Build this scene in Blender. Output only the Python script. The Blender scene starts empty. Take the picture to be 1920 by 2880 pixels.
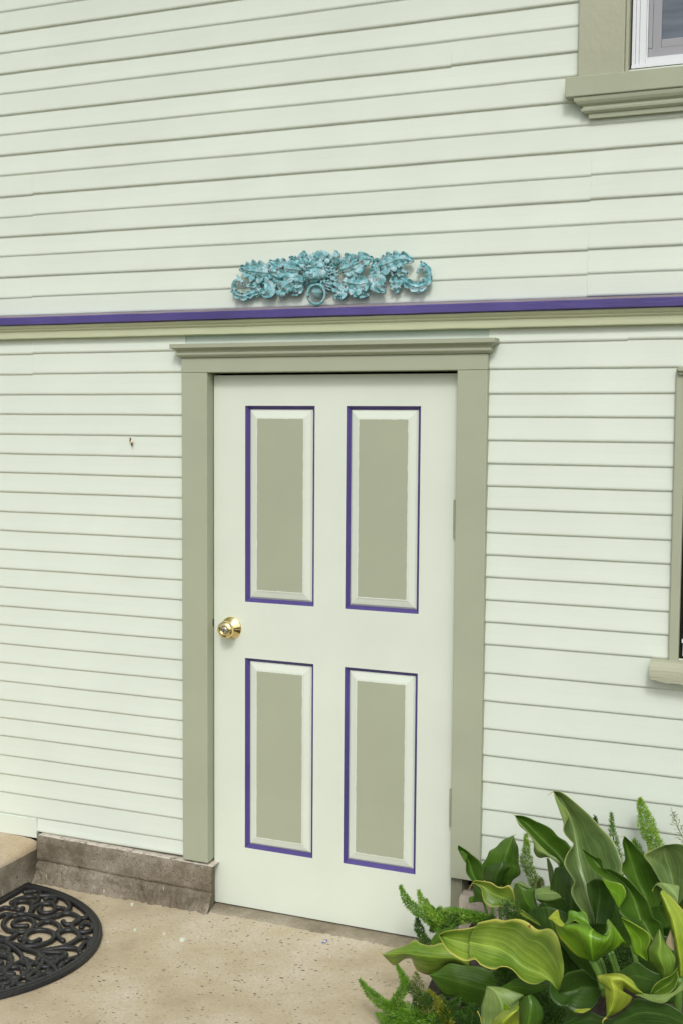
import bpy, bmesh, math, random
from mathutils import Vector, Matrix, noise
random.seed(7)
S = bpy.context.scene
COL = S.collection

# ------------------------------------------------------------------ camera, sky, sun, exposure
CAM = Vector((2.186, -3.9903, 1.8992))
RIGHT = Vector((0.92357, 0.38335, 0.00693)).normalized()
FWD = Vector((-0.38167, 0.92118, -0.07601)).normalized()
UP = RIGHT.cross(FWD).normalized(); RIGHT = FWD.cross(UP).normalized()
FPX, CX, CY = 3392.71, 960.0, 1440.0
cd = bpy.data.cameras.new('camera'); cam = bpy.data.objects.new('camera', cd); COL.objects.link(cam)
cam.matrix_world = Matrix(((RIGHT.x, UP.x, -FWD.x, CAM.x), (RIGHT.y, UP.y, -FWD.y, CAM.y), (RIGHT.z, UP.z, -FWD.z, CAM.z), (0, 0, 0, 1)))
cd.sensor_fit = 'VERTICAL'; cd.sensor_height = 36.0; cd.sensor_width = 24.0
cd.lens = 36.0 * FPX / 2880.0
cd.clip_start = 0.05; cd.clip_end = 500
S.camera = cam

SUN_EL, SUN_AZ = math.radians(44), math.atan2(0.35, -1.0)      # azimuth measured from +Y towards +X
w = bpy.data.worlds.new('World'); S.world = w; w.use_nodes = True
nt = w.node_tree; bg = nt.nodes['Background']
sky = nt.nodes.new('ShaderNodeTexSky'); sky.sky_type = 'NISHITA'; sky.sun_disc = False
sky.sun_elevation = SUN_EL; sky.sun_rotation = SUN_AZ; sky.air_density = 1.0; sky.dust_density = 4.0; sky.ozone_density = 1.0
hs = nt.nodes.new('ShaderNodeHueSaturation'); hs.inputs['Saturation'].default_value = 0.36; hs.inputs['Value'].default_value = 1.0
nt.links.new(sky.outputs[0], hs.inputs['Color']); nt.links.new(hs.outputs[0], bg.inputs[0]); bg.inputs[1].default_value = 0.135
sl = bpy.data.lights.new('sun', 'SUN'); so = bpy.data.objects.new('sun', sl); COL.objects.link(so)
sl.energy = 1.05; sl.angle = math.radians(11); sl.color = (1.0, 0.985, 0.95)
to_sun = Vector((math.sin(SUN_AZ) * math.cos(SUN_EL), math.cos(SUN_AZ) * math.cos(SUN_EL), math.sin(SUN_EL)))
so.rotation_euler = to_sun.to_track_quat('Z', 'Y').to_euler(); so.location = to_sun * 20
S.view_settings.view_transform = 'Standard'; S.view_settings.look = 'None'; S.view_settings.gamma = 1.0
S.view_settings.exposure = 0.10

# ------------------------------------------------------------------ helpers
def at(u, v, y):
    """the world point on the upright plane y that a survey mark (u, v) names"""
    d = FWD + RIGHT * ((u - CX) / FPX) - UP * ((v - CY) / FPX)
    return CAM + d * ((y - CAM.y) / d.y)

def atz(u, v, z):
    d = FWD + RIGHT * ((u - CX) / FPX) - UP * ((v - CY) / FPX)
    return CAM + d * ((z - CAM.z) / d.z)

class MB:
    def __init__(s): s.v = []; s.f = []; s.m = []; s.uv = {}
    def face(s, pts, m=0):
        i = len(s.v); s.v += [tuple(p) for p in pts]; s.f.append(tuple(range(i, i + len(pts)))); s.m.append(m)
    def grid(s, rows, m=0, uvs=None, closed=False):
        i = len(s.v); n = len(rows[0])
        for r in rows: s.v += [tuple(p) for p in r]
        for a in range(len(rows) - 1):
            for b in range(n if closed else n - 1):
                c = (b + 1) % n
                s.f.append((i + a * n + b, i + a * n + c, i + (a + 1) * n + c, i + (a + 1) * n + b))
                s.m.append(m if not callable(m) else m(a, b))
        if uvs:
            k = i
            for r in uvs:
                for q in r: s.uv[k] = q; k += 1
    def box(s, x0, x1, y0, y1, z0, z1, m=0):
        p = [(x, y, z) for x in (x0, x1) for y in (y0, y1) for z in (z0, z1)]; i = len(s.v); s.v += p
        for f in ((0, 1, 3, 2), (4, 6, 7, 5), (0, 4, 5, 1), (2, 3, 7, 6), (0, 2, 6, 4), (1, 5, 7, 3)):
            s.f.append(tuple(i + k for k in f)); s.m.append(m)
    def tube(s, pts, rad, n=8, m=0, cap=True):
        pts = [Vector(p) for p in pts]; rows = []; prev = None
        for k, p in enumerate(pts):
            t = (pts[min(k + 1, len(pts) - 1)] - pts[max(k - 1, 0)])
            t = t.normalized() if t.length > 1e-9 else Vector((0, 0, 1))
            if prev is None:
                a = Vector((0, 0, 1)) if abs(t.z) < 0.9 else Vector((1, 0, 0)); a = a - t * a.dot(t)
            else: a = prev - t * prev.dot(t)
            a = a.normalized(); prev = a; b = t.cross(a)
            r = rad[k] if isinstance(rad, (list, tuple)) else rad
            rows.append([p + (a * math.cos(q) + b * math.sin(q)) * r for q in [2 * math.pi * j / n for j in range(n)]])
        s.grid(rows, m, closed=True)
        if cap:
            s.face(list(reversed(rows[0])), m); s.face(rows[-1], m)
    def ball(s, c, r, m=0, nu=12, nv=8):
        rows = []
        for a in range(nv + 1):
            th = math.pi * a / nv
            rows.append([(c[0] + r[0] * math.sin(th) * math.cos(2 * math.pi * b / nu), c[1] + r[1] * math.sin(th) * math.sin(2 * math.pi * b / nu), c[2] + r[2] * math.cos(th)) for b in range(nu)])
        s.grid(rows, m, closed=True)
    def lathe(s, c, prof, m=0, n=40):
        """profile (radius, distance out of the wall) turned round an axis along -y"""
        rows = [[(c[0] + r * math.cos(2 * math.pi * j / n), c[1] - d, c[2] + r * math.sin(2 * math.pi * j / n)) for j in range(n)] for r, d in prof]
        s.grid(rows, m, closed=True)
    def build(s, name, mats, parent=None, smooth=False, bevel=0, solid=0, remesh=0, auto=None):
        me = bpy.data.meshes.new(name); me.from_pydata(s.v, [], s.f)
        for x in (mats if isinstance(mats, (list, tuple)) else [mats]): me.materials.append(x)
        me.polygons.foreach_set('material_index', s.m)
        if s.uv:
            uvl = me.uv_layers.new(name='UVMap')
            for l in me.loops: uvl.data[l.index].uv = s.uv.get(l.vertex_index, (0, 0))
        bm = bmesh.new(); bm.from_mesh(me)
        if not s.uv: bmesh.ops.remove_doubles(bm, verts=bm.verts, dist=1e-6)
        bmesh.ops.recalc_face_normals(bm, faces=bm.faces); bm.to_mesh(me); bm.free()
        if smooth: me.polygons.foreach_set('use_smooth', [True] * len(me.polygons))
        o = bpy.data.objects.new(name, me); COL.objects.link(o)
        if parent is not None:
            o.parent = parent
            q = parent; off = Vector((0, 0, 0))
            while q is not None: off += q.location; q = q.parent
            o.location = -off
        if bevel:
            b = o.modifiers.new('bevel', 'BEVEL'); b.width = bevel; b.segments = 2; b.limit_method = 'ANGLE'; b.angle_limit = math.radians(40)
        if solid:
            b = o.modifiers.new('solid', 'SOLIDIFY'); b.thickness = solid; b.offset = 0
        if remesh:
            b = o.modifiers.new('remesh', 'REMESH'); b.mode = 'VOXEL'; b.voxel_size = remesh; b.use_smooth_shade = True
        return o

def thing(name, label, cat, loc=(0, 0, 0), group=None):
    o = bpy.data.objects.new(name, None); COL.objects.link(o); o.location = loc; o.empty_display_size = 0.1
    o['label'] = label; o['category'] = cat
    if group: o['group'] = group
    return o

def tag(o, label, cat, group=None):
    o['label'] = label; o['category'] = cat
    if group: o['group'] = group
    return o

def resample(P, n):
    """Catmull-Rom through P, n points evenly by chord length"""
    P = [Vector(p) for p in P]; D = []
    if len(P) < 3: dense = [P[0].lerp(P[-1], k / 20) for k in range(21)]
    else:
        dense = []
        Q = [P[0] * 2 - P[1]] + P + [P[-1] * 2 - P[-2]]
        for i in range(1, len(Q) - 2):
            for k in range(8):
                t = k / 8; a, b, c, d = Q[i - 1], Q[i], Q[i + 1], Q[i + 2]
                dense.append(0.5 * ((2 * b) + (c - a) * t + (2 * a - 5 * b + 4 * c - d) * t * t + (3 * b - a - 3 * c + d) * t ** 3))
        dense.append(P[-1])
    L = [0]
    for i in range(1, len(dense)): L.append(L[-1] + (dense[i] - dense[i - 1]).length)
    out = []; j = 0
    for k in range(n):
        s = L[-1] * k / (n - 1)
        while j < len(L) - 2 and L[j + 1] < s: j += 1
        h = L[j + 1] - L[j]; out.append(dense[j].lerp(dense[j + 1], (s - L[j]) / h if h > 1e-12 else 0))
    return out

# ------------------------------------------------------------------ materials
def mat(name):
    m = bpy.data.materials.new(name); m.use_nodes = True
    return m, m.node_tree, m.node_tree.nodes['Principled BSDF']

def nd(t, kind, **kw):
    n = t.nodes.new('ShaderNode' + kind)
    for k, v in kw.items():
        if k in n.inputs: n.inputs[k].default_value = v
        else: setattr(n, k, v)
    return n

def coords(t, scale=(1, 1, 1)):
    c = nd(t, 'TexCoord'); mp = nd(t, 'Mapping'); mp.inputs['Scale'].default_value = scale
    t.links.new(c.outputs['Object'], mp.inputs['Vector']); return mp.outputs[0]

def ramp(t, src, stops):
    r = nd(t, 'ValToRGB'); e = r.color_ramp.elements
    while len(e) < len(stops): e.new(0.5)
    for k, (p, c) in enumerate(stops):
        e[k].position = p; e[k].color = (*c, 1) if len(c) == 3 else c
    t.links.new(src, r.inputs[0]); return r.outputs[0]

def mix(t, fac, a, b):
    n = nd(t, 'MixRGB')
    for k, s in ((0, fac), (1, a), (2, b)):
        if isinstance(s, (int, float)): n.inputs[k].default_value = s
        elif isinstance(s, tuple): n.inputs[k].default_value = (*s, 1)
        else: t.links.new(s, n.inputs[k])
    return n.outputs[0]

def noise_tex(t, vec, scale, detail=4, rough=0.55):
    n = nd(t, 'TexNoise', Scale=scale, Detail=detail, Roughness=rough); t.links.new(vec, n.inputs['Vector']); return n.outputs['Fac']

def add_bump(t, b, src, strength, dist):
    n = nd(t, 'Bump', Strength=strength, Distance=dist); t.links.new(src, n.inputs['Height'])
    t.links.new(n.outputs[0], b.inputs['Normal']); return n

def paint(name, col, rough=0.5, grain=(2, 60, 90), var=0.05, bump=0.25, dirt=0.0, dirt_col=(0.2, 0.17, 0.1)):
    m, t, b = mat(name)
    a = noise_tex(t, coords(t, (1.3, 1.3, 1.3)), 2.2, 5)
    lo = tuple(c * (1 - var) for c in col); hi = tuple(min(1, c * (1 + var)) for c in col)
    c = ramp(t, a, [(0.3, lo), (0.7, hi)])
    if dirt:
        s = noise_tex(t, coords(t), 90, 2, 0.5)
        c = mix(t, ramp(t, s, [(0.80, (0, 0, 0)), (0.84, (dirt,) * 3)]), c, dirt_col)
    t.links.new(c, b.inputs['Base Color']); b.inputs['Roughness'].default_value = rough
    b.inputs['Specular IOR Level'].default_value = 0.35
    g = noise_tex(t, coords(t, grain), 3, 6, 0.6); add_bump(t, b, g, bump, 0.004)
    return m

CREAM = (0.628, 0.690, 0.607); SAGE = (0.358, 0.388, 0.283); PURPLE = (0.070, 0.052, 0.205)
M = {}
M['siding'] = paint('siding_paint', CREAM, 0.55, (2, 50, 110), 0.03, 0.10, 0.5, (0.45, 0.43, 0.33))
M['door'] = paint('door_paint', (0.632, 0.692, 0.600), 0.42, (50, 40, 2), 0.035, 0.12, 0.3, (0.5, 0.5, 0.42))
M['sage'] = paint('sage_paint', SAGE, 0.5, (60, 40, 3), 0.05, 0.16)
M['sage_flat'] = paint('sage_panel_paint', SAGE, 0.45, (60, 40, 4), 0.04, 0.16)
M['purple'] = paint('purple_paint', PURPLE, 0.5, (30, 60, 60), 0.16, 0.35)
M['purple_strip'] = paint('purple_strip_paint', (0.078, 0.061, 0.225), 0.5, (6, 70, 50), 0.2, 0.55)
M['dust'] = paint('dusty_purple', (0.235, 0.20, 0.215), 0.8, (20, 60, 60), 0.2, 0.3)
M['frieze'] = paint('moulding_paint', (0.53, 0.57, 0.385), 0.5, (2, 50, 90), 0.03, 0.15)
M['vinyl'] = paint('white_vinyl', (0.69, 0.72, 0.745), 0.35, (20, 20, 20), 0.01, 0.02)
M['screen'] = paint('grey_screen_frame', (0.31, 0.31, 0.335), 0.5, (20, 20, 20), 0.02, 0.03)
M['dark'] = paint('dark_gap', (0.016, 0.013, 0.010), 0.9, (9, 9, 9), 0.2, 0.1)
M['brown'] = paint('weathered_brown_wood', (0.13, 0.065, 0.03), 0.75, (4, 60, 60), 0.3, 0.3)
M['steel'] = mat('key_cylinder_steel')[0]; q = M['steel'].node_tree.nodes['Principled BSDF']; q.inputs['Base Color'].default_value = (0.62, 0.66, 0.62, 1); q.inputs['Metallic'].default_value = 1; q.inputs['Roughness'].default_value = 0.3
M['brass'] = mat('polished_brass')[0]; q = M['brass'].node_tree.nodes['Principled BSDF']; q.inputs['Base Color'].default_value = (0.90, 0.74, 0.38, 1); q.inputs['Metallic'].default_value = 1; q.inputs['Roughness'].default_value = 0.10

def crack_paint():
    m, t, b = mat('paint_with_open_seams')
    n = noise_tex(t, coords(t, (4.5, 0.3, 5.0)), 2.0, 3, 0.7); f = noise_tex(t, coords(t, (60, 1, 9)), 3, 2)
    c = mix(t, ramp(t, n, [(0.53, (0, 0, 0)), (0.60, (1, 1, 1))]), (0.50, 0.50, 0.36), mix(t, ramp(t, f, [(0.35, (0, 0, 0)), (0.6, (1, 1, 1))]), (0.10, 0.085, 0.06), (0.34, 0.33, 0.22)))
    t.links.new(c, b.inputs['Base Color']); b.inputs['Roughness'].default_value = 0.8; return m
M['seam'] = crack_paint()

def concrete(name, base, light, dark, speck, scale=1.0, bump=0.5, speck_amt=0.72, stain=(0.30, 0.16, 0.07), drips=False):
    m, t, b = mat(name); v = coords(t, (scale,) * 3)
    big = noise_tex(t, v, 2.6, 9, 0.68); c = ramp(t, big, [(0.32, dark), (0.48, base), (0.64, light)])
    fine = noise_tex(t, v, 120, 3, 0.7); c = mix(t, ramp(t, fine, [(0.35, (0.5,) * 3), (0.62, (0, 0, 0))]), c, dark); gr = noise_tex(t, v, 320, 2, 0.6); c = mix(t, ramp(t, gr, [(0.55, (0, 0, 0)), (0.75, (0.4,) * 3)]), c, light)
    vo = nd(t, 'TexVoronoi', Scale=62.0, Randomness=1.0); vsq = nd(t, 'Mapping'); vsq.inputs['Scale'].default_value = (0.72, 1.25, 1.0); t.links.new(v, vsq.inputs['Vector']); wv_ = nd(t, 'TexNoise', Scale=7.0, Detail=2.0); t.links.new(v, wv_.inputs['Vector']); va = nd(t, 'VectorMath', operation='MULTIPLY_ADD'); t.links.new(wv_.outputs['Color'], va.inputs[0]); va.inputs[1].default_value = (0.05, 0.05, 0.05); t.links.new(vsq.outputs[0], va.inputs[2]); t.links.new(va.outputs[0], vo.inputs['Vector'])
    near = nd(t, 'TexNoise', Scale=5.0, Detail=3.0); t.links.new(v, near.inputs['Vector'])
    wob = nd(t, 'TexNoise', Scale=260.0, Detail=2.0); t.links.new(v, wob.inputs['Vector'])
    ad = nd(t, 'Math', operation='MULTIPLY_ADD'); t.links.new(wob.outputs['Fac'], ad.inputs[0]); ad.inputs[1].default_value = 0.30; t.links.new(vo.outputs['Distance'], ad.inputs[2]); sz = nd(t, 'SeparateColor'); t.links.new(vo.outputs['Color'], sz.inputs[0]); ad2 = nd(t, 'Math', operation='MULTIPLY_ADD'); t.links.new(sz.outputs[1], ad2.inputs[0]); ad2.inputs[1].default_value = 0.20; t.links.new(ad.outputs[0], ad2.inputs[2]); ad = ad2
    sp = ramp(t, ad.outputs[0], [(0.38, (1, 1, 1)), (0.47, (0, 0, 0))])
    dens = ramp(t, near.outputs['Fac'], [(0.34, (0.25 * speck_amt,) * 3), (0.58, (speck_amt,) * 3)])
    # only some cells carry a fleck
    cellsel = nd(t, 'SeparateColor'); t.links.new(vo.outputs['Color'], cellsel.inputs[0])
    keep = ramp(t, cellsel.outputs[0], [(0.30, (0, 0, 0)), (0.35, (1, 1, 1))])
    mu = mix(t, 1.0, sp, dens); t.nodes[-1].blend_type = 'MULTIPLY'
    mu2 = mix(t, 1.0, mu, keep); t.nodes[-1].blend_type = 'MULTIPLY'
    c = mix(t, mu2, c, speck)
    st_ = noise_tex(t, v, 11, 5, 0.65); c = mix(t, ramp(t, st_, [(0.66, (0, 0, 0)), (0.76, (0.35,) * 3)]), c, stain)
    if drips:
        dr = noise_tex(t, coords(t, (70, 70, 7)), 1, 2, 0.5); c = mix(t, ramp(t, dr, [(0.72, (0, 0, 0)), (0.75, (0.8,) * 3)]), c, (0.55, 0.52, 0.45))
        pt = noise_tex(t, v, 34, 4, 0.75); c = mix(t, ramp(t, pt, [(0.32, (0.9,) * 3), (0.40, (0, 0, 0))]), c, (0.06, 0.048, 0.036))
    t.links.new(c, b.inputs['Base Color']); b.inputs['Roughness'].default_value = 0.85; b.inputs['Specular IOR Level'].default_value = 0.25
    h = noise_tex(t, v, 60, 8, 0.7); add_bump(t, b, h, bump, 0.006)
    return m
M['pave'] = concrete('pavement_concrete', (0.51, 0.435, 0.30), (0.60, 0.545, 0.43), (0.375, 0.305, 0.20), (0.085, 0.068, 0.06), 1.0, 0.5, 0.95)
M['step'] = concrete('step_concrete', (0.50, 0.40, 0.26), (0.58, 0.50, 0.38), (0.34, 0.26, 0.16), (0.2, 0.16, 0.11), 1.0, 0.3, 0.3)
M['rough'] = concrete('old_foundation_concrete', (0.225, 0.195, 0.142), (0.36, 0.325, 0.255), (0.105, 0.088, 0.06), (0.035, 0.028, 0.022), 2.2, 1.0, 0.9, (0.2, 0.15, 0.1), True)
M['plaster'] = concrete('pale_foundation_plaster', (0.48, 0.425, 0.345), (0.58, 0.535, 0.46), (0.36, 0.31, 0.24), (0.25, 0.2, 0.16), 1.5, 0.5, 0.4)
m_, t_, b_ = mat('splashed_pale_paint'); n_ = noise_tex(t_, coords(t_), 30, 5, 0.7)
t_.links.new(ramp(t_, n_, [(0.36, (0.24, 0.20, 0.15)), (0.46, (0.52, 0.475, 0.40)), (0.7, (0.60, 0.57, 0.49))]), b_.inputs['Base Color']); b_.inputs['Roughness'].default_value = 0.85; add_bump(t_, b_, n_, 0.6, 0.006)
M['splash'] = m_

def simple(name, col, rough=0.6, scale=40, var=0.25, bump=0.2):
    m, t, b = mat(name); v = coords(t); n = noise_tex(t, v, scale, 4)
    t.links.new(ramp(t, n, [(0.3, tuple(c * (1 - var) for c in col)), (0.7, tuple(min(1, c * (1 + var)) for c in col))]), b.inputs['Base Color'])
    b.inputs['Roughness'].default_value = rough; add_bump(t, b, n, bump, 0.003); return m
M['rubber'] = simple('black_rubber', (0.011, 0.011, 0.012), 0.45, 90, 0.5, 0.5)
M['soil'] = simple('dark_soil', (0.035, 0.026, 0.018), 0.95, 60, 0.6, 1.0)
M['stem'] = simple('leaf_stalk_green', (0.085, 0.17, 0.025), 0.4, 30, 0.3, 0.1)

def patina():
    m, t, b = mat('turquoise_patina'); v = coords(t)
    a = noise_tex(t, v, 30, 6, 0.75); c = ramp(t, a, [(0.34, (0.065, 0.18, 0.19)), (0.46, (0.12, 0.35, 0.385)), (0.55, (0.25, 0.50, 0.55)), (0.66, (0.52, 0.66, 0.69))])
    w_ = noise_tex(t, coords(t, (1, 1, 1.6)), 52, 4, 0.7); c = mix(t, ramp(t, w_, [(0.5, (0, 0, 0)), (0.66, (0.8,) * 3)]), c, (0.40, 0.385, 0.37))
    d_ = noise_tex(t, v, 52, 3, 0.6); c = mix(t, ramp(t, d_, [(0.625, (0, 0, 0)), (0.65, (1, 1, 1))]), c, (0.055, 0.035, 0.04))
    t.links.new(c, b.inputs['Base Color']); b.inputs['Roughness'].default_value = 0.7; add_bump(t, b, w_, 0.5, 0.003); return m
M['patina'] = patina()

def glass():
    m, t, b = mat('dark_window_glass'); v = coords(t, (1, 1, 9)); n = noise_tex(t, v, 3, 3)
    t.links.new(ramp(t, n, [(0.3, (0.075, 0.095, 0.125)), (0.7, (0.14, 0.17, 0.21))]), b.inputs['Base Color'])
    b.inputs['Roughness'].default_value = 0.12; return m
M['glass'] = glass()

def leaf_mat(name, col, col2, edge, edge_w, rough=0.33, veins=1.0, trans=0.34, vein_col=None, spot=None):
    m, t, b = mat(name)
    uv = nd(t, 'UVMap'); sep = nd(t, 'SeparateXYZ'); t.links.new(uv.outputs[0], sep.inputs[0])
    vv = coords(t); big = noise_tex(t, vv, 9, 4)
    c = ramp(t, big, [(0.35, col), (0.68, col2)])
    # long veins that run with the blade, a little wavy
    wob = nd(t, 'TexNoise', Scale=5.0, Detail=2.0); t.links.new(uv.outputs[0], wob.inputs['Vector'])
    ma = nd(t, 'Math', operation='MULTIPLY_ADD'); t.links.new(wob.outputs['Fac'], ma.inputs[0]); ma.inputs[1].default_value = 0.10; t.links.new(sep.outputs[0], ma.inputs[2])
    fr = nd(t, 'Math', operation='MULTIPLY'); t.links.new(ma.outputs[0], fr.inputs[0]); fr.inputs[1].default_value = 78.0
    si = nd(t, 'Math', operation='SINE'); t.links.new(fr.outputs[0], si.inputs[0])
    sm_ = nd(t, 'Mapping'); sm_.inputs['Scale'].default_value = (15, 1.1, 1); t.links.new(uv.outputs[0], sm_.inputs['Vector'])
    sk = noise_tex(t, sm_.outputs[0], 1.0, 4, 0.6)  # lengthwise streaks in the leaf colour, imitating sheen along the blade
    c = mix(t, ramp(t, sk, [(0.36, (0.42,) * 3), (0.50, (0, 0, 0))]), c, tuple(x * 0.55 for x in col))
    c = mix(t, ramp(t, sk, [(0.54, (0, 0, 0)), (0.74, (0.34,) * 3)]), c, tuple(min(1, x * 1.55 + 0.02) for x in col2))
    vr = ramp(t, si.outputs[0], [(0.78, (0, 0, 0)), (1.0, (0.26 * veins,) * 3)])
    c = mix(t, vr, c, vein_col or tuple(min(1, x * 1.9 + 0.03) for x in col2))
    # coloured margin
    ab = nd(t, 'Math', operation='SUBTRACT'); t.links.new(sep.outputs[0], ab.inputs[0]); ab.inputs[1].default_value = 0.5
    ab2 = nd(t, 'Math', operation='ABSOLUTE'); t.links.new(ab.outputs[0], ab2.inputs[0])
    nz = nd(t, 'Math', operation='MULTIPLY_ADD'); t.links.new(big, nz.inputs[0]); nz.inputs[1].default_value = 0.10; t.links.new(ab2.outputs[0], nz.inputs[2])
    er = ramp(t, nz.outputs[0], [(0.545 - edge_w, (0, 0, 0)), (0.555 - edge_w * 0.25, (1, 1, 1))])
    fade = ramp(t, sep.outputs[1], [(0.62, (1, 1, 1)), (0.88, (0, 0, 0))]); er = mix(t, 1.0, er, fade); t.nodes[-1].blend_type = 'MULTIPLY'
    c = mix(t, er, c, edge)
    # pale midrib
    mr = ramp(t, ab2.outputs[0], [(0.006, (0.6,) * 3), (0.022, (0, 0, 0))]); c = mix(t, mr, c, tuple(min(1, x * 1.9 + 0.03) for x in col2))
    if spot:
        s = noise_tex(t, vv, 24, 2); c = mix(t, ramp(t, s, [(0.735, (0, 0, 0)), (0.75, (1, 1, 1))]), c, spot)
    t.links.new(c, b.inputs['Base Color']); b.inputs['Roughness'].default_value = rough; b.inputs['Specular IOR Level'].default_value = 0.5
    bp = nd(t, 'Bump', Strength=0.10, Distance=0.0015); t.links.new(si.outputs[0], bp.inputs['Height']); t.links.new(bp.outputs[0], b.inputs['Normal'])
    tr = nd(t, 'BsdfTranslucent'); t.links.new(mix(t, 0.55, c, (0.25, 0.42, 0.02)), tr.inputs['Color'])
    ms = nd(t, 'MixShader'); ms.inputs[0].default_value = trans
    t.links.new(b.outputs[0], ms.inputs[1]); t.links.new(tr.outputs[0], ms.inputs[2])
    t.links.new(ms.outputs[0], t.nodes['Material Output'].inputs['Surface'])
    return m
YEL = (0.60, 0.60, 0.12)
L_DARK = leaf_mat('leaf_dark', (0.068, 0.161, 0.018), (0.125, 0.246, 0.027), (0.10, 0.20, 0.03), 0.01, 0.32)
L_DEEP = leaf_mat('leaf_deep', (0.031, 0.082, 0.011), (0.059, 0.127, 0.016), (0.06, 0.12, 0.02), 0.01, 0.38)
L_MID = leaf_mat('leaf_mid', (0.147, 0.284, 0.024), (0.256, 0.413, 0.063), (0.36, 0.45, 0.10), 0.022, 0.30)
L_SAGE = leaf_mat('leaf_greyed', (0.120, 0.206, 0.058), (0.234, 0.325, 0.106), (0.46, 0.52, 0.17), 0.02, 0.28, 0.8)
L_PALE = leaf_mat('leaf_underside', (0.200, 0.327, 0.083), (0.320, 0.448, 0.128), (0.38, 0.50, 0.15), 0.02, 0.42, 0.5)
L_LIME = leaf_mat('leaf_bright', (0.13, 0.30, 0.012), (0.22, 0.42, 0.022), (0.46, 0.56, 0.05), 0.02, 0.36, 1.2, 0.35, (0.26, 0.42, 0.05))
L_YEL = leaf_mat('leaf_yellow_edged', (0.125, 0.240, 0.022), (0.284, 0.407, 0.053), YEL, 0.065, 0.30, 0.9, 0.25, None, (0.30, 0.16, 0.05))
L_GOLD = leaf_mat('leaf_yellow_and_lit', (0.26, 0.40, 0.025), (0.44, 0.54, 0.06), (0.62, 0.56, 0.12), 0.08, 0.34, 0.8, 0.3)  # yellow green leaves, also the colour of a painted sunlit patch
L_GOLD2 = leaf_mat('leaf_turning_yellow', (0.12, 0.23, 0.02), (0.28, 0.38, 0.05), (0.62, 0.60, 0.12), 0.08, 0.32, 0.8, 0.3, None, (0.62, 0.36, 0.26))
L_DEAD = leaf_mat('leaf_withered', (0.55, 0.42, 0.24), (0.66, 0.55, 0.36), (0.5, 0.3, 0.15), 0.05, 0.7, 0.4)

def fern_mat(name, a, b_):
    m, t, b = mat(name); oi = nd(t, 'TexNoise', Scale=34.0, Detail=2.0); t.links.new(coords(t), oi.inputs['Vector'])
    c = ramp(t, oi.outputs['Fac'], [(0.3, a), (0.7, b_)]); t.links.new(c, b.inputs['Base Color']); b.inputs['Roughness'].default_value = 0.45
    tr = nd(t, 'BsdfTranslucent'); t.links.new(c, tr.inputs['Color']); ms = nd(t, 'MixShader'); ms.inputs[0].default_value = 0.3
    t.links.new(b.outputs[0], ms.inputs[1]); t.links.new(tr.outputs[0], ms.inputs[2]); t.links.new(ms.outputs[0], t.nodes['Material Output'].inputs['Surface'])
    return m
F_BRIGHT = fern_mat('fern_bright', (0.20, 0.38, 0.03), (0.36, 0.56, 0.08))
F_GREEN = fern_mat('fern_green', (0.10, 0.25, 0.015), (0.21, 0.41, 0.035))
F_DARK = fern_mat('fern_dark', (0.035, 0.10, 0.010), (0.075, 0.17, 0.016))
F_YEL = fern_mat('fern_yellowed', (0.20, 0.24, 0.015), (0.34, 0.36, 0.03))
F_OLD = fern_mat('fern_olive', (0.13, 0.16, 0.03), (0.24, 0.29, 0.07))

# ------------------------------------------------------------------ the ground
def structure(o): o['kind'] = 'structure'; return o
GZ = 0.022
def ground_h(x, y):
    d = 0.0
    if y > -0.10: d += 0.0012 * max(0, min(1, (y + 0.10) / 0.10))
    return GZ + d + 0.003 * noise.noise(Vector((x * 2.2, y * 2.2, 0)))
g = MB()
xs = [-60, -20, -8, -4] + [-2.5 + 0.1 * k for k in range(57)] + [5, 8, 20, 60]
ys = [-60, -30, -12, -6, -4] + [-3 + 0.08 * k for k in range(41)]
g.grid([[(x, y, ground_h(x, y)) for x in xs] for y in ys])
structure(g.build('pavement', M['pave'], smooth=True))
lw = MB(); lw.grid([[(x, y, 0.030 + 0.004 * noise.noise(Vector((x, y, 2)))) for x in (-70, -30, -12, -6, -3, 0, 3, 6, 12, 30, 70)] for y in (-70, -40, -20, -12, -8, -5, -3.1)])  # unseen dark ground, added to cut the light bounced onto the wall
structure(lw.build('added_dark_lawn', simple('added_lawn_green', (0.045, 0.075, 0.02), 0.9, 25, 0.5, 0.8), smooth=True))
# planting bed, banked up against the wall
def soil_h(x, y):
    a = max(0, min(1, (x - 0.955) / 0.10)); near = max(0, min(1, (y + 0.36) / 0.33))
    return GZ - 0.012 + a * (0.035 + 0.12 * near) + 0.016 * a * noise.noise(Vector((x * 9, y * 9, 3))) + 0.006 * a * noise.noise(Vector((x * 34, y * 34, 5)))
g = MB(); g.grid([[(0.93 + 0.025 * i, -1.9 + 0.025 * j, soil_h(0.93 + 0.025 * i, -1.9 + 0.025 * j)) for i in range(74)] for j in range(76)])
structure(g.build('soil', M['soil'], smooth=True))

# ------------------------------------------------------------------ the house
house = thing('house', 'pale green clapboard house wall with sage trim and purple strip', 'house', (0.5, 1.5, 0))
hw = MB(); hw.box(-4.5, 5.5, 0.115, 3.2, 0.0, 4.6); hw.build('wall', M['dark'], house)

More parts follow.
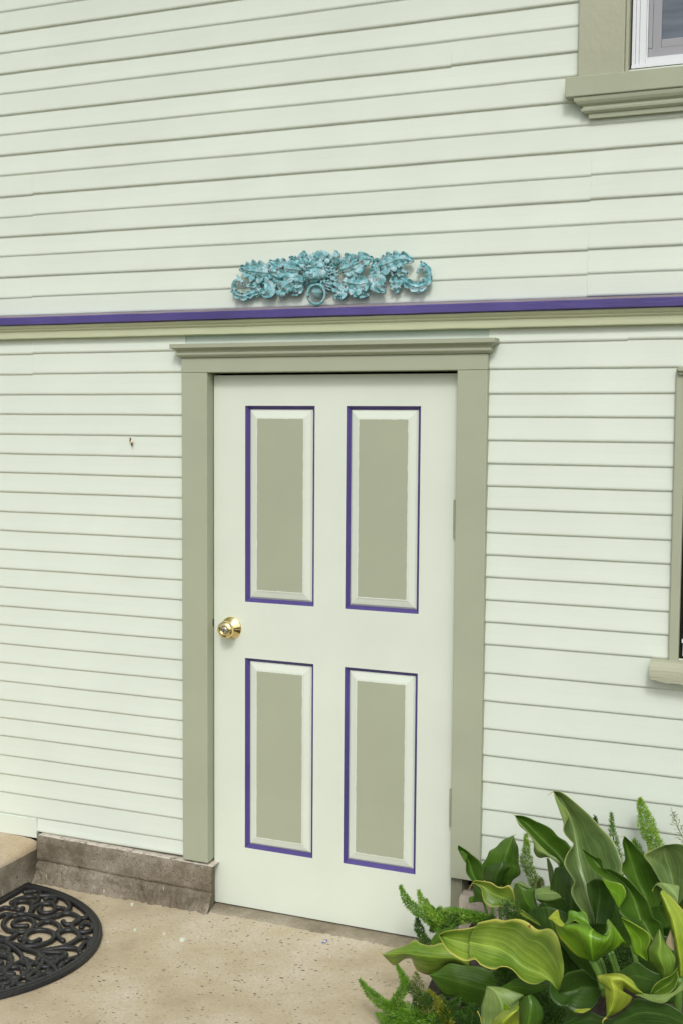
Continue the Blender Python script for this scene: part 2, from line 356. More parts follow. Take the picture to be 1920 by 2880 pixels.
def lap_siding(levels, ztop, x0, x1, zbot, depth, hole=None, joints=(), seed=0, thick_every=0, wav=1.0):
    """clapboards: levels are the butt heights from the bottom up"""
    mb = MB(); zs = [zbot] + levels + [ztop]; nrow = len(zs) - 1
    for r in range(nrow):
        z0, z1 = zs[r], zs[r + 1]
        b = depth if not thick_every else (depth if r % 2 == thick_every - 1 else depth * 0.62)
        bn = depth if not thick_every else (depth if (r + 1) % 2 == thick_every - 1 else depth * 0.62)
        spans = [(x0, x1)]
        if hole and z1 > hole[2] and z0 < hole[3]: spans = [(x0, hole[0]), (hole[1], x1)]
        js = [j for k, j in joints if k == r]
        for a, c in spans:
            if c - a < 0.01: continue
            n = max(3, int((c - a) / 0.07)); X = [a + (c - a) * k / n for k in range(n + 1)]
            for j in js:
                if a < j < c: X += [j - 0.0006, j, j + 0.0006]
            X.sort(); cols = []
            for x in X:
                s = 0.0; gy = 0.0
                for j in js:
                    if x < j: s -= 0.0030
                    if abs(x - j) < 1e-6: gy = 0.0014
                wz = wav * 0.0012 * noise.noise(Vector((x * 2.1, r * 3.7, seed))) + wav * 0.0006 * noise.noise(Vector((x * 11, r * 1.7, seed + 9)))
                wy = wav * 0.0008 * noise.noise(Vector((x * 3.0, r * 5.1, seed + 4)))
                wt = wav * 0.0012 * noise.noise(Vector((x * 2.1, (r + 1) * 3.7, seed)))
                zz = z0 + wz + s; y0 = wy
                cols.append([(x, b + 0.0035 + wy, zz - 0.0042), (x, b * 0.80 + wy, zz - 0.0024), (x, 0.0036 + wy, zz - 0.0005), (x, y0 + 0.0016 + gy, zz + 0.0014), (x, y0 + 0.0005 + gy, zz + 0.0038), (x, y0 + gy, zz + 0.0075),
                             (x, y0 + (bn) * 0.5 + gy, (zz + z1) / 2), (x, bn + gy * 0.3, z1 + 0.004 + wt)])
            thick = (thick_every and r % 2 == thick_every - 1)
            mb.grid(cols, (lambda a_, b_: 1 if (b_ == 0 and thick) else 0))
    return mb

LOW = [1.131, 1.209, 1.286, 1.365, 1.442, 1.519, 1.600, 1.678, 1.755, 1.834, 1.914, 1.992, 2.075]
LEFT = [0.265, 0.352, 0.429, 0.508, 0.590, 0.665, 0.740, 0.819, 0.897, 0.975, 1.054] + LOW
RGT = [0.367, 0.458, 0.550, 0.648, 0.741, 0.8355, 0.9345, 1.031] + LOW
UPP = [2.381, 2.4615, 2.5405, 2.621, 2.699, 2.7785, 2.8580, 2.9375, 3.0165, 3.0960, 3.1755, 3.2530] + [3.2530 + 0.079 * k for k in range(1, 16)]
# lower wall: left of the door, right of the door (round the low window), and the upper wall
lap_siding(LEFT + [2.1555], 2.215, -2.6, -0.106, 0.2075, 0.0072, joints=[(24, -0.80), (25, -0.80)], seed=1).build('siding', [M['siding'], M['seam']], house, smooth=False)
lap_siding(RGT + [2.1665], 2.215, 1.066, 3.6, 0.2425, 0.0072, hole=(1.70, 2.75, 1.135, 2.07), joints=[(22, 1.53)], seed=2).build('siding', [M['siding'], M['seam']], house)
s_ = lap_siding([2.1610], 2.215, -0.1058, 1.0658, 2.1262, 0.0105, seed=3); s_.build('siding', [paint('bluish_touch_up_paint', (0.48, 0.555, 0.50), 0.5, (2, 50, 110), 0.03, 0.2), M['seam']], house)
lap_siding(UPP, 4.55, -2.6, 3.6, 2.3085, 0.0088, hole=(1.50, 2.6, 3.02, 4.30), joints=[(5, -0.79), (6, -0.79), (1, -0.80), (2, 1.395), (1, 1.395), (4, 1.40), (5, 1.40), (0, 1.395), (10, 0.92)], seed=5, thick_every=1).build('siding', [M['siding'], M['seam']], house)
# bottom plank left of the old corner, low behind the step
b_ = MB(); b_.box(-2.6, -0.806, -0.004, 0.02, 0.181, 0.262); b_.build('skirt_board', M['siding'], house, bevel=0.002)
# water table: purple drip cap with a dusty weathered bevel, cove moulding under it
def run_profile(mb, prof, x0, x1, n=60, seed=0, amp=0.0006, m=0, mi=None):
    rows = []
    for k in range(n + 1):
        x = x0 + (x1 - x0) * k / n
        rows.append([(x, y + amp * noise.noise(Vector((x * 9, j * 3.1, seed))), z + amp * noise.noise(Vector((x * 7, j * 2.3, seed + 7)))) for j, (y, z) in enumerate(prof)])
    mb.grid(rows, (lambda a, b: mi[b]) if mi else m)
dc = MB(); run_profile(dc, [(0.02, 2.304), (0.004, 2.3035), (-0.033, 2.3018), (-0.0495, 2.2935), (-0.0525, 2.2908), (-0.053, 2.2660), (-0.049, 2.2632), (-0.02, 2.2628), (0.02, 2.2628)], -2.6, 3.6, 260, 2, 0.0012, mi=[0, 0, 1, 0, 0, 0, 0, 0])
dc.build('drip_cap', [M['purple_strip'], M['dust']], house, smooth=False)
cm = MB(); run_profile(cm, [(0.02, 2.2615), (-0.040, 2.2615), (-0.040, 2.2570), (-0.036, 2.2520), (-0.031, 2.2485), (-0.029, 2.2480), (-0.029, 2.2440), (-0.025, 2.2400), (-0.0215, 2.2385), (-0.0215, 2.2350), (-0.0205, 2.2150), (-0.0190, 2.2118), (0.02, 2.2112)], -2.6, 3.6, 160, 4, 0.0009)
cm.build('cove_moulding', M['frieze'], house, smooth=False)

ev = MB(); ev.box(-4.5, 5.5, -0.75, 0.11, 4.605, 4.70); ev.box(-4.5, 5.5, -0.78, -0.752, 4.58, 4.80); ev.build('added_shade_eave', M['frieze'], house, bevel=0.004)  # unseen eave, added to darken the top of the wall
# foundation ------------------------------------------------
def rough_face(mb, x0, x1, prof, amp, nx, seed, mi=None, zslope=0.0):
    rows = []
    for k in range(nx + 1):
        x = x0 + (x1 - x0) * k / nx; row = []
        for j, (y, z, a) in enumerate(prof):
            n1 = noise.noise(Vector((x * 14, z * 14, seed))); n2 = noise.noise(Vector((x * 48, z * 48, seed + 3))) + 0.5 * noise.noise(Vector((x * 130, z * 130, seed + 5)))
            row.append((x, y - amp * a * (n1 + 0.6 * n2), z + amp * 0.5 * a * n2 + zslope * (x - x0)))
        rows.append(row)
    mb.grid(rows, (lambda a_, b_: mi[b_]) if mi else 0)
fd = MB()
prof = [(0.10, 0.2045, 0), (0.0, 0.2045, .15), (-0.018, 0.2035, .5), (-0.025, 0.2000, .7), (-0.031, 0.19, .4)] + [(-0.033, 0.19 - 0.011 * k, .4) for k in range(1, 8)] + [(-0.031, 0.106, .5), (-0.025, 0.101, .6), (-0.027, 0.096, .8), (-0.037, 0.091, 1.2), (-0.041, 0.08, 1.4), (-0.043, 0.068, 1.6), (-0.047, 0.056, 1.7), (-0.052, 0.044, 1.6), (-0.060, 0.034, 1.2), (-0.074, 0.024, .8), (-0.085, 0.012, .3)]
fine = []
for (ya, za, aa), (yb, zb, ab) in zip(prof, prof[1:]): fine += [(ya + (yb - ya) * q / 3, za + (zb - za) * q / 3, aa + (ab - aa) * q / 3) for q in range(3)]
fine.append(prof[-1])
rough_face(fd, -0.785, 0.0215, fine, 0.010, 520, 3, mi=[1] * 7 + [0] * (len(fine) - 8), zslope=-0.013)
fd.grid([[(-0.0005, 0.0288, z), (0.0130, 0.0, z), (0.0215, y, z)] for y, z, _ in [(p[0], p[1] - 0.0105, 0) for p in prof[2:]]])
fd.build('foundation', [M['rough'], M['splash']], house, smooth=True)
fr = MB(); rough_face(fr, 1.0, 3.6, [(0.09, 0.2385, 0), (-0.012, 0.2385, .2), (-0.026, 0.233, .4), (-0.031, 0.222, .4), (-0.032, 0.20, .4), (-0.033, 0.17, .4), (-0.035, 0.12, .5), (-0.036, 0.0, .2)], 0.004, 160, 9)
fr.grid([[(1.0, 0.09, z), (0.998, 0.03, z), (1.0, y, z)] for y, z in [(-0.012, 0.2385), (-0.026, 0.233), (-0.031, 0.222), (-0.032, 0.20), (-0.033, 0.17), (-0.036, 0.0)]])
fr.build('foundation', M['plaster'], house, smooth=True)
th = MB(); rough_face(th, 0.006, 1.0, [(0.10, 0.0285, 0), (0.02, 0.0285, .2), (-0.02, 0.0280, .5), (-0.043, 0.0265, 1.2), (-0.052, 0.020, 2), (-0.056, 0.010, .5)], 0.004, 110, 21)
th.build('threshold', concrete('threshold_concrete', (0.30, 0.26, 0.185), (0.42, 0.38, 0.295), (0.15, 0.125, 0.085), (0.1, 0.08, 0.06), 2.0, 0.7, 0.5), house, smooth=True)

# door frame ------------------------------------------------
dfm = MB()
dfm.box(-0.1100, -0.0014, -0.0215, 0.012, 0.2035, 2.0712)            # left casing board
dfm.box(0.9637, 1.0697, -0.0215, 0.012, 0.2965, 2.0712)              # right casing board
dfm.box(-0.1106, 1.0703, -0.0222, 0.012, 2.0718, 2.1265)             # head board
frame = dfm.build('door_frame', M['sage'], house, bevel=0.0022)
jb = MB(); jb.box(-0.040, -0.0030, 0.0125, 0.10, 0.205, 2.0700); jb.box(0.9560, 1.00, 0.0125, 0.10, 0.02, 2.0700); jb.box(-0.040, 1.0, 0.0125, 0.10, 2.0712, 2.10)
jb.build('jamb', M['sage'], frame, bevel=0.0012)
ib = MB(); ib.box(-0.04, 1.0, 0.085, 0.112, 0.02, 2.11); ib.build('gap_shade_sheet', M['dark'], frame)  # near-black sheet behind the door, stands in for shade in its edge gaps
# ribbed end of the jamb below the right casing
rb = MB(); rows = []
for k in range(37):
    x = 0.9585 + 0.0415 * k / 36; yy = 0.001 + (0.0014 if k % 4 < 2 else -0.0006)
    rows.append([(x, yy, 0.02), (x, yy, 0.30)])
rb.grid(rows); rb.grid([[(1.0, 0.001, 0.02), (1.0, 0.001, 0.30)], [(1.0, 0.012, 0.02), (1.0, 0.012, 0.30)]]); rb.build('jamb_foot', paint('bare_sage_wood', (0.27, 0.27, 0.20), 0.7, (90, 40, 3), 0.2, 0.5), frame)
# head cap: moulding mitred round three sides
HP = [(0.0, 2.1268), (0.006, 2.1272), (0.0085, 2.1300), (0.0125, 2.1330), (0.0155, 2.1370), (0.0160, 2.1410), (0.0140, 2.1445), (0.0115, 2.1460), (0.0120, 2.1490), (0.0150, 2.1535), (0.0205, 2.1568), (0.0270, 2.1590), (0.0280, 2.1605), (0.0300, 2.1608), (0.0320, 2.1625), (0.0325, 2.1760), (0.0310, 2.1775), (-0.030, 2.1790)]
hm = MB(); rows = []
for (ox, oy) in ((-1, 0), (-1, -1), (1, -1), (1, 0)):
    r = []
    for d, z in HP:
        dd = d * 1.0
        x = (-0.110 - dd) if ox < 0 else (1.0705 + dd); y = (-0.0215 - dd) if oy else 0.015
        r.append((x, y, z))
    rows.append(r)
hm.grid(rows); hm.build('head_moulding', M['sage'], frame)

# door --------------------------------------------------------
DY = 0.030
PANELS = [(0.132, 0.414, 1.2145, 1.9490), (0.537, 0.8175, 1.2165, 1.9505), (0.131, 0.413, 0.2662, 0.9998), (0.536, 0.8165, 0.2710, 1.0028)]
dm = MB(); X = [0.0005, 0.1318, 0.4138, 0.5368, 0.8172, 0.9515]; Z = [0.0345, 0.2672, 1.0012, 1.2152, 1.9497, 2.0625]
for i in range(5):
    for k in range(5):
        if i in (1, 3) and k in (1, 3): continue
        dm.face([(X[i], DY, Z[k]), (X[i + 1], DY, Z[k]), (X[i + 1], DY, Z[k + 1]), (X[i], DY, Z[k + 1])])
dm.box(X[0], X[5], DY + 0.022, DY + 0.044, Z[0], Z[5])
for a, b in (((X[0], Z[0]), (X[5], Z[0])), ((X[5], Z[0]), (X[5], Z[5])), ((X[5], Z[5]), (X[0], Z[5])), ((X[0], Z[5]), (X[0], Z[0]))):
    dm.face([(a[0], DY, a[1]), (b[0], DY, b[1]), (b[0], DY + 0.022, b[1]), (a[0], DY + 0.022, a[1])])
door = dm.build('door', M['door'], house, bevel=0.002)
def rect_ring(mb, r0, d0, r1, d1, m):
    def c(r, d): return [(r[0], DY + d, r[2]), (r[1], DY + d, r[2]), (r[1], DY + d, r[3]), (r[0], DY + d, r[3])]
    A, B = c(r0, d0), c(r1, d1)
    for k in range(4): mb.face([A[k], A[(k + 1) % 4], B[(k + 1) % 4], B[k]], m)
def inset(r, d): return (r[0] + d, r[1] - d, r[2] + d, r[3] - d)
for pi_, (x0, x1, z0, z1) in enumerate(((X[1], X[2], Z[3], Z[4]), (X[3], X[4], Z[3], Z[4]), (X[1], X[2], Z[1], Z[2]), (X[3], X[4], Z[1], Z[2]))):
    r = (x0, x1, z0, z1); pm = MB()
    prof = [(0, 0, 0), (0.0012, 0.0022, 0), (0.0065, 0.0060, 0), (0.0070, 0.0085, 0), (0.0125, 0.0135, 0), (0.0130, 0.0165, 0)]
    for (a, da, _), (b, db, _) in zip(prof, prof[1:]): rect_ring(pm, inset(r, a), da, inset(r, b), db, 0)
    rect_ring(pm, inset(r, 0.0130), 0.0165, inset(r, 0.0200), 0.0105, 1)
    rect_ring(pm, inset(r, 0.0200), 0.0105, inset(r, 0.0420), 0.0050, 1)
    rf = inset(r, 0.0420); rect_ring(pm, rf, 0.0040, inset(r, 0.0440), 0.0036, 1)
    q = inset(r, 0.0440); pm.face([(q[0], DY + 0.0036, q[2]), (q[1], DY + 0.0036, q[2]), (q[1], DY + 0.0036, q[3]), (q[0], DY + 0.0036, q[3])], 1)
    pn = pm.build('door_panel', [M['purple'], M['door']], door)
    # the hand-painted sage field, a film of paint with an unsteady edge
    fm = MB(); pts = []; e = inset(r, 0.0475); N = 40
    def wob(k, s): return 0.0016 * noise.noise(Vector((k * 0.23, s * 5.0, pi_ * 9.0))) + 0.0010 * noise.noise(Vector((k * 0.9, s * 3.0, pi_)))
    for k in range(N): pts.append((e[0] + (e[1] - e[0]) * k / N, DY + 0.0033, e[2] + wob(k, 1)))
    for k in range(N * 2): pts.append((e[1] + wob(k, 2), DY + 0.0033, e[2] + (e[3] - e[2]) * k / N / 2))
    for k in range(N): pts.append((e[1] - (e[1] - e[0]) * k / N, DY + 0.0033, e[3] + wob(k, 3)))
    for k in range(N * 2): pts.append((e[0] + wob(k, 4), DY + 0.0033, e[3] - (e[3] - e[2]) * k / N / 2))
    fm.face(pts); fo = fm.build('painted_field', M['sage_flat'], door)
# knob
kc = (0.0741, DY, 1.112); km = MB()
km.lathe(kc, [(0.0425, -0.001), (0.0425, 0.0025), (0.0405, 0.0045), (0.030, 0.0115), (0.020, 0.0200), (0.0165, 0.0225)])
km.lathe(kc, [(0.0165, 0.0215), (0.0150, 0.0250), (0.0155, 0.0280), (0.0240, 0.0310), (0.0300, 0.0370), (0.0325, 0.0445), (0.0315, 0.0520), (0.0270, 0.0580), (0.0190, 0.0612), (0.0142, 0.0618), (0.0135, 0.0590), (0.0120, 0.0588)])
km.lathe(kc, [(0.0122, 0.0575), (0.0120, 0.0605), (0.0105, 0.0612), (0.0003, 0.0612)], 1)
km.box(kc[0] - 0.0012, kc[0] + 0.0012, kc[1] - 0.0619, kc[1] - 0.0608, kc[2] - 0.007, kc[2] + 0.003, 2)
km.build('door_knob', [M['brass'], M['steel'], M['dark']], door, smooth=True)
# strike: dark latch recess at the door edge
lm = MB(); lm.box(-0.0027, -0.0012, 0.0235, 0.0285, 1.112, 1.140); lm.build('latch_plate', M['dark'], frame, bevel=0.0004)
for hz0, hz1 in ((1.4965, 1.6265), (0.4655, 0.6010)):
    h = MB()
    for k in range(5):
        a = hz0 + (hz1 - hz0) * k / 5 + 0.0006; b = hz0 + (hz1 - hz0) * (k + 1) / 5 - 0.0006
        h.tube([(0.9500, 0.0215, a), (0.9500, 0.0215, b)], 0.0068, 12)
    h.box(0.944, 0.956, 0.0285, 0.0300, hz0, hz1); h.build('hinge', M['sage'], door, smooth=False)

# windows ------------------------------------------------------
wl = MB()   # low window at the right edge
wl.box(1.6870, 1.7180, -0.0150, 0.012, 1.118, 2.0605); wl.box(2.70, 2.80, -0.0150, 0.012, 1.118, 2.0605); wl.box(1.6868, 2.8002, -0.0155, 0.012, 2.0610, 2.072)
win = wl.build('window', M['sage'], house, bevel=0.004)
q = MB(); q.box(1.6950, 2.81, -0.034, 0.012, 2.0600, 2.0760); q.box(1.697, 2.80, -0.026, 0.012, 2.0500, 2.0598); q.build('window_head', M['sage'], win, bevel=0.003)
q = MB(); q.box(1.7182, 1.735, 0.020, 0.060, 1.115, 2.05); q.box(1.735, 2.7, 0.055, 0.06, 1.10, 2.06); q.box(1.718, 2.70, 0.022, 0.060, 1.112, 1.140); q.build('window_gap', M['dark'], win)
q = MB(); q.box(1.7295, 1.7800, 0.0060, 0.030, 1.1700, 2.05); q.box(1.7250, 2.70, 0.0050, 0.034, 1.1860, 1.1980); q.box(1.7290, 2.70, 0.0075, 0.032, 1.1420, 1.1858); q.box(2.66, 2.70, 0.006, 0.03, 1.17, 2.05)
q.build('sash', M['vinyl'], win, bevel=0.002)
q = MB(); q.box(1.7795, 2.66, 0.018, 0.022, 1.198, 2.05); q.build('pane', M['glass'], win)
# weathered sill with a bitten lower edge
q = MB(); rows = []
for k in range(60):
    x = 1.6340 + 1.2 * (k / 59) ** 1.6; jag = 0.007 * noise.noise(Vector((x * 22, 1, 2))) + 0.004 * noise.noise(Vector((x * 60, 4, 2)))
    lift = 0.012 * max(0, 1 - (x - 1.634) / 0.045)
    rows.append([(x, 0.02, 1.1300), (x, -0.016, 1.1305), (x, -0.036, 1.1270), (x, -0.050, 1.1150 + 0.001 * jag), (x, -0.055, 1.1020), (x, -0.056, 1.082), (x, -0.054, 1.062 + jag + lift), (x, -0.030, 1.066 + jag * 0.6 + lift), (x, 0.02, 1.070)])
q.grid(rows); q.face(rows[0]); q.build('sill', paint('weathered_sage_paint', (0.40, 0.41, 0.30), 0.6, (4, 30, 40), 0.10, 0.7), win, smooth=False)

wu = MB()   # upper window
wu.box(1.3530, 1.5010, -0.020, 0.012, 3.0045, 4.40); wu.box(2.60, 2.75, -0.020, 0.012, 3.0045, 4.40); wu.box(1.3528, 2.7502, -0.021, 0.012, 4.4005, 4.54)
wu.box(1.5012, 1.5125, -0.012, 0.05, 3.0045, 4.40)
win2 = wu.build('window', paint('rough_sage_paint', (0.375, 0.388, 0.285), 0.5, (20, 40, 10), 0.05, 0.5), house, bevel=0.003)
q = MB(); q.box(1.3190, 2.78, -0.046, 0.03, 2.9400, 3.0035); q.build('sill', M['sage'], win2, bevel=0.003)
q = MB()
AP = [(-0.040, 2.9395), (-0.040, 2.9330), (-0.0385, 2.9260), (-0.034, 2.9180), (-0.028, 2.9125), (-0.0255, 2.9110), (-0.0255, 2.9060), (-0.0285, 2.9030), (-0.0275, 2.8960), (-0.022, 2.8900), (-0.017, 2.8880), (-0.016, 2.8740), (0.012, 2.8735)]
rows = []
for sx in (0, 1):
    for back in ((1, 0) if sx == 0 else (0, 1)):
        rows.append([((1.3920 + (y + 0.016) * 1.9) if sx == 0 else 2.72, (0.012 if back else y), z) for y, z in AP])
q.grid(rows); q.build('apron', M['sage'], win2)
q = MB(); q.box(1.5128, 2.6, 0.045, 0.11, 3.0100, 4.40); q.build('window_gap', M['brown'], win2)
q = MB(); q.box(1.5185, 1.5290, 0.012, 0.045, 3.0240, 4.40); q.box(1.5295, 1.5410, 0.018, 0.045, 3.0240, 4.40); q.box(1.5180, 2.6, 0.008, 0.045, 3.0235, 3.0345)
q.box(1.5420, 1.5620, 0.013, 0.04, 3.0352, 4.40); q.box(1.5622, 2.6, 0.0135, 0.04, 3.0352, 3.0555); q.box(1.5622, 1.5665, 0.020, 0.04, 3.056, 4.4)
q.build('sash', M['vinyl'], win2, bevel=0.0012)
q = MB(); q.box(1.5668, 1.5800, 0.0275, 0.042, 3.0866, 4.4); q.box(1.5802, 1.6075, 0.030, 0.042, 3.0562, 4.4); q.box(1.6078, 2.6, 0.030, 0.042, 3.0862, 3.1120); q.box(1.5668, 2.6, 0.028, 0.042, 3.0562, 3.0860); q.build('screen_frame', M['screen'], win2, bevel=0.0015)
q = MB(); q.box(1.6076, 2.6, 0.036, 0.041, 3.112, 4.4); q.build('pane', M['glass'], win2)

# ------------------------------------------------------------------ concrete step
stp = MB(); rows = []
def step_x(y): return -0.793 + 0.010 * noise.noise(Vector((y * 3, 1, 1)))
for k in range(90):
    y = -0.004 - 1.35 * k / 89; e = step_x(y); n1 = noise.noise(Vector((y * 16, 2, 2))) * 0.006; n2 = noise.noise(Vector((y * 40, 3, 2))) * 0.004
    ed = 0.022 * max(0, 1 + y / 0.10) if y > -0.10 else 0
    rows.append([(-3.0, y, 0.181), (-1.4, y, 0.182), (e - 0.16, y, 0.1815), (e - 0.060 - ed, y, 0.180), (e - 0.028 - ed * .6, y, 0.176 + n2 * .3), (e - 0.010 + n2 * .3, y, 0.168 + n2 * .5), (e - 0.002, y, 0.158), (e + 0.002 + n2 * .4, y, 0.145 + n2), (e + 0.001 + n1 * .5, y, 0.11), (e + n1 + n2, y, 0.075 + n2), (e + 0.004 + n1, y, 0.05), (e + 0.008 + n1 * 1.4 + n2, y, 0.034), (e + 0.016 + n1, y, 0.012)])
stp.grid(rows, lambda a, b: 0 if b < 7 else 1); stp.face([p for p in rows[-1]])
step_thing = thing('concrete_step', 'worn beige concrete step with grey side beside the doormat', 'step', (-1.5, -0.6, 0.02))
stp.build('slab', [M['step'], M['rough']], step_thing, smooth=True)

# ------------------------------------------------------------------ doormat: half-round cast rubber scrollwork
MZ = GZ + 0.004; MX0, MYC, MA, MBx = -0.772, -0.640, 0.530, 0.612
matt = thing('doormat', 'black half-round rubber scrollwork doormat on the concrete by the step', 'doormat', (MX0 + 0.25, MYC, MZ))
rm = MB()
def mat_pt(th, ins, z): return Vector((MX0 + (MBx - ins) * math.sin(th), MYC + (MA - ins) * math.cos(th), z))
ths = [math.pi * k / 96 for k in range(97)]
prof = [(0.0, 0.0), (0.001, 0.011), (0.005, 0.015), (0.010, 0.0155), (0.0125, 0.0125), (0.0145, 0.0125), (0.017, 0.016), (0.030, 0.0165), (0.034, 0.012), (0.035, 0.0)]
rm.grid([[mat_pt(t, i, MZ + z) for i, z in prof] for t in ths])
def bar(x, ins): return [(x, MYC + MA - ins, MZ), (x, MYC - MA + ins, MZ)]
rows = [[(MX0 - 0.006 + a, MYC + (MA - 0.002) * s, MZ + z) for a, z in ((0, 0), (0.002, 0.013), (0.008, 0.0155), (0.020, 0.0155), (0.026, 0.012), (0.028, 0.0))] for s in (1, 0.5, 0, -0.5, -1)]
rm.grid(rows); rm.build('rim', M['rubber'], matt, smooth=True)
SC = [
 [(300,800),(160,800),(150,770),(200,735),(300,720),(370,750),(380,790),(350,840),(250,870),(120,860),(50,820),(40,770),(100,700),(250,672),(400,700),(480,720),(600,700),(680,670),(780,665),(860,700),(885,740),(820,775),(730,785),(700,755)],
 [(885,720),(955,710),(970,690)], [(410,810),(470,765),(560,755),(640,790),(665,840),(630,885)],
 [(440,955),(350,985),(290,960),(285,910),(350,860),(470,845),(570,870),(600,920),(560,970),(450,1010),(300,1030),(180,1010),(60,980),(-60,950)],
 [(700,965),(650,930),(650,880),(720,850),(810,850),(870,890),(870,930),(800,990),(720,1030),(560,1060),(420,1080)],
 [(900,815),(905,790),(960,775),(1025,810),(1000,855),(900,872),(820,845),(795,805),(830,760),(885,730)],
 [(255,610),(200,625),(165,580),(170,550),(230,530),(320,540),(355,580),(340,640),(330,680)],
 [(455,610),(435,640),(500,660),(590,645),(612,600),(570,560),(470,560),(390,590),(350,640)],
 [(-60,640),(0,620),(60,600),(150,612)], [(130,545),(200,505),(320,480),(410,490),(425,520),(380,545),(330,545)],
 [(440,470),(560,470),(680,490),(750,540),(772,600),(740,650),(640,690)], [(505,505),(560,490),(610,510),(600,540),(520,545)],
 [(280,432),(340,425),(400,418),(440,432),(440,470)], [(-80,1010),(0,1025),(80,1050),(100,1090),(50,1112),(0,1100)], [(-40,1110),(80,1108),(125,1150),(100,1205)],
 [(60,990),(180,1070),(240,1130),(245,1180),(180,1220),(60,1260),(-60,1280)], [(220,1040),(380,1090),(432,1130),(420,1190),(340,1225),(250,1212),(240,1180),(300,1172)],
 [(425,1100),(472,1160),(460,1230),(400,1300),(330,1350),(310,1395),(380,1390),(450,1330)], [(420,1080),(560,1092),(700,1100),(725,1130),(650,1155),(625,1150)],
 [(470,1130),(540,1182),(620,1192),(720,1150)], [(560,1060),(700,1045),(850,1055),(890,1100)], [(740,1020),(880,940),(960,930),(1012,960)], [(900,1040),(930,995),(990,990),(975,1050)],
 [(475,1180),(550,1225),(625,1285)], [(255,1310),(225,1265),(120,1262),(60,1305),(60,1350),(150,1372),(290,1362)], [(-60,1400),(0,1390),(80,1378),(145,1420),(140,1465),(80,1485)],
 [(-60,910),(0,925),(100,945),(180,900),(192,860)], [(225,950),(262,940),(270,985)], [(-60,720),(0,695),(80,672),(180,690)], [(740,1190),(790,1165),(850,1150)], [(440,1350),(500,1330),(540,1300)], [(620,600),(700,610),(740,650)]]
sm = MB()
for P in SC:
    C3 = [atz(x / 3.92, 2400 + y / 3.92, MZ + 0.008) for x, y in P]
    for flip in (0, 1):
        Q = [Vector((p.x, (2 * MYC - p.y) if flip else p.y, p.z)) for p in C3]
        if flip and min(p.y for p in C3) < MYC - 0.02: continue
        n = max(10, int(sum((Q[i + 1] - Q[i]).length for i in range(len(Q) - 1)) / 0.006)); R = resample(Q, n)
        rad = [0.0097 + 0.0015 * (1 if k in (0, n - 1) else 0) for k in range(n)]
        sm.tube(R, rad, 8)
        for e in (R[0], R[-1]): sm.ball(e, (0.0105, 0.0105, 0.0095), 0, 10, 6)
sm.build('scrollwork', M['rubber'], matt, smooth=True)

# ------------------------------------------------------------------ wall ornament: lion mask with ring between acanthus sprays
orn = thing('wall_ornament', 'turquoise weathered lion mask with acanthus sprays above the purple strip', 'ornament', (0.48, 0.0, 2.40))
PX = 0.000574
def op(x, y, d=0.0):
    p = at(600 + x / 2.376, 660 + y / 2.376, -0.012); return Vector((p.x, -0.006 - d * PX, p.z))
def acanthus(mb, spine, W, lobes, d0, d1, curl=10, ph=0.0, skew=0.0, tipw=0.1):
    P = resample([Vector((x, y, 0)) for x, y in spine], 72); rows = []; n = len(P)
    for k, p in enumerate(P):
        t = k / (n - 1); a = P[min(k + 1, n - 1)] - P[max(k - 1, 0)]; a.normalize(); nr = Vector((-a.y, a.x, 0))
        env = (math.sin(math.pi * min(1, t * 0.86 + 0.12)) ** 0.75) * (1 - t * 0.25) + tipw * (1 - t)
        fq = (lobes * 1.15 * t + ph) % 1.0; lob = max(0.0, (1 - (fq - 0.4) / 0.6)) ** 0.6 if fq > 0.4 else math.sin(fq / 0.4 * math.pi / 2) ** 0.7
        row = []
        for j in range(-6, 7):
            s = j / 6; wdt = W * env * (0.60 + 0.42 * lob)
            wdt *= 1.34; q = p + nr * (s * wdt) + a * (abs(s) * wdt * 0.38 + skew * s * wdt)
            dep = d0 + (d1 - d0) * math.sin(math.pi * (0.15 + 0.75 * t)) + 6 * math.cos(s * math.pi * 2.0) - 22 * abs(s) ** 3 * (1 - 0.8 * lob) + 8 * lob * abs(s) + curl * (t ** 3)
            dep += 2.6 * math.cos(s * math.pi * 6) * (1 - abs(s)) + 3.5 * math.sin(lobes * 2 * math.pi * t + abs(s) * 3)
            row.append(op(q.x, q.y, dep))
        rows.append(row)
    # closed shell: front surface and a back a little behind
    mb.grid(rows)
    back = [[v + Vector((0, 0.0085, 0)) for v in r] for r in rows]; mb.grid(back)
    edge = [rows[0], back[0]]; mb.grid(edge); mb.grid([rows[-1], back[-1]])
    mb.grid([[r[0] for r in rows], [r[0] for r in back]]); mb.grid([[r[-1] for r in rows], [r[-1] for r in back]])
def scroll(mb, P, r0, r1, d0, d1):
    n = 40; R = resample([Vector((x, y, 0)) for x, y in P], n)
    mb.tube([op(p.x, p.y, d0 + (d1 - d0) * k / n) for k, p in enumerate(R)], [(r0 + (r1 - r0) * k / n) * PX for k in range(n)], 10)
left = MB()
acanthus(left, [(430, 262), (370, 258), (300, 250), (240, 240), (192, 222)], 62, 4, 14, 52, 6)
acanthus(left, [(385, 300), (330, 300), (275, 330), (235, 345)], 34, 3, 18, 36, 4)
acanthus(left, [(360, 285), (390, 320), (392, 365), (360, 400), (330, 385)], 42, 2, 20, 50, 14)
acanthus(left, [(300, 310), (300, 350), (312, 380), (300, 418)], 22, 2, 16, 30, 4)
acanthus(left, [(590, 240), (530, 235), (470, 225), (425, 200), (395, 185)], 52, 3, 26, 64, 16)
acanthus(left, [(620, 320), (560, 318), (505, 345), (475, 385), (465, 428)], 46, 3.5, 22, 56, 8)
acanthus(left, [(610, 350), (570, 370), (545, 395), (540, 410)], 32, 2, 20, 40, 6)
acanthus(left, [(620, 230), (585, 205), (550, 180), (530, 148)], 38, 3, 24, 48, 6)
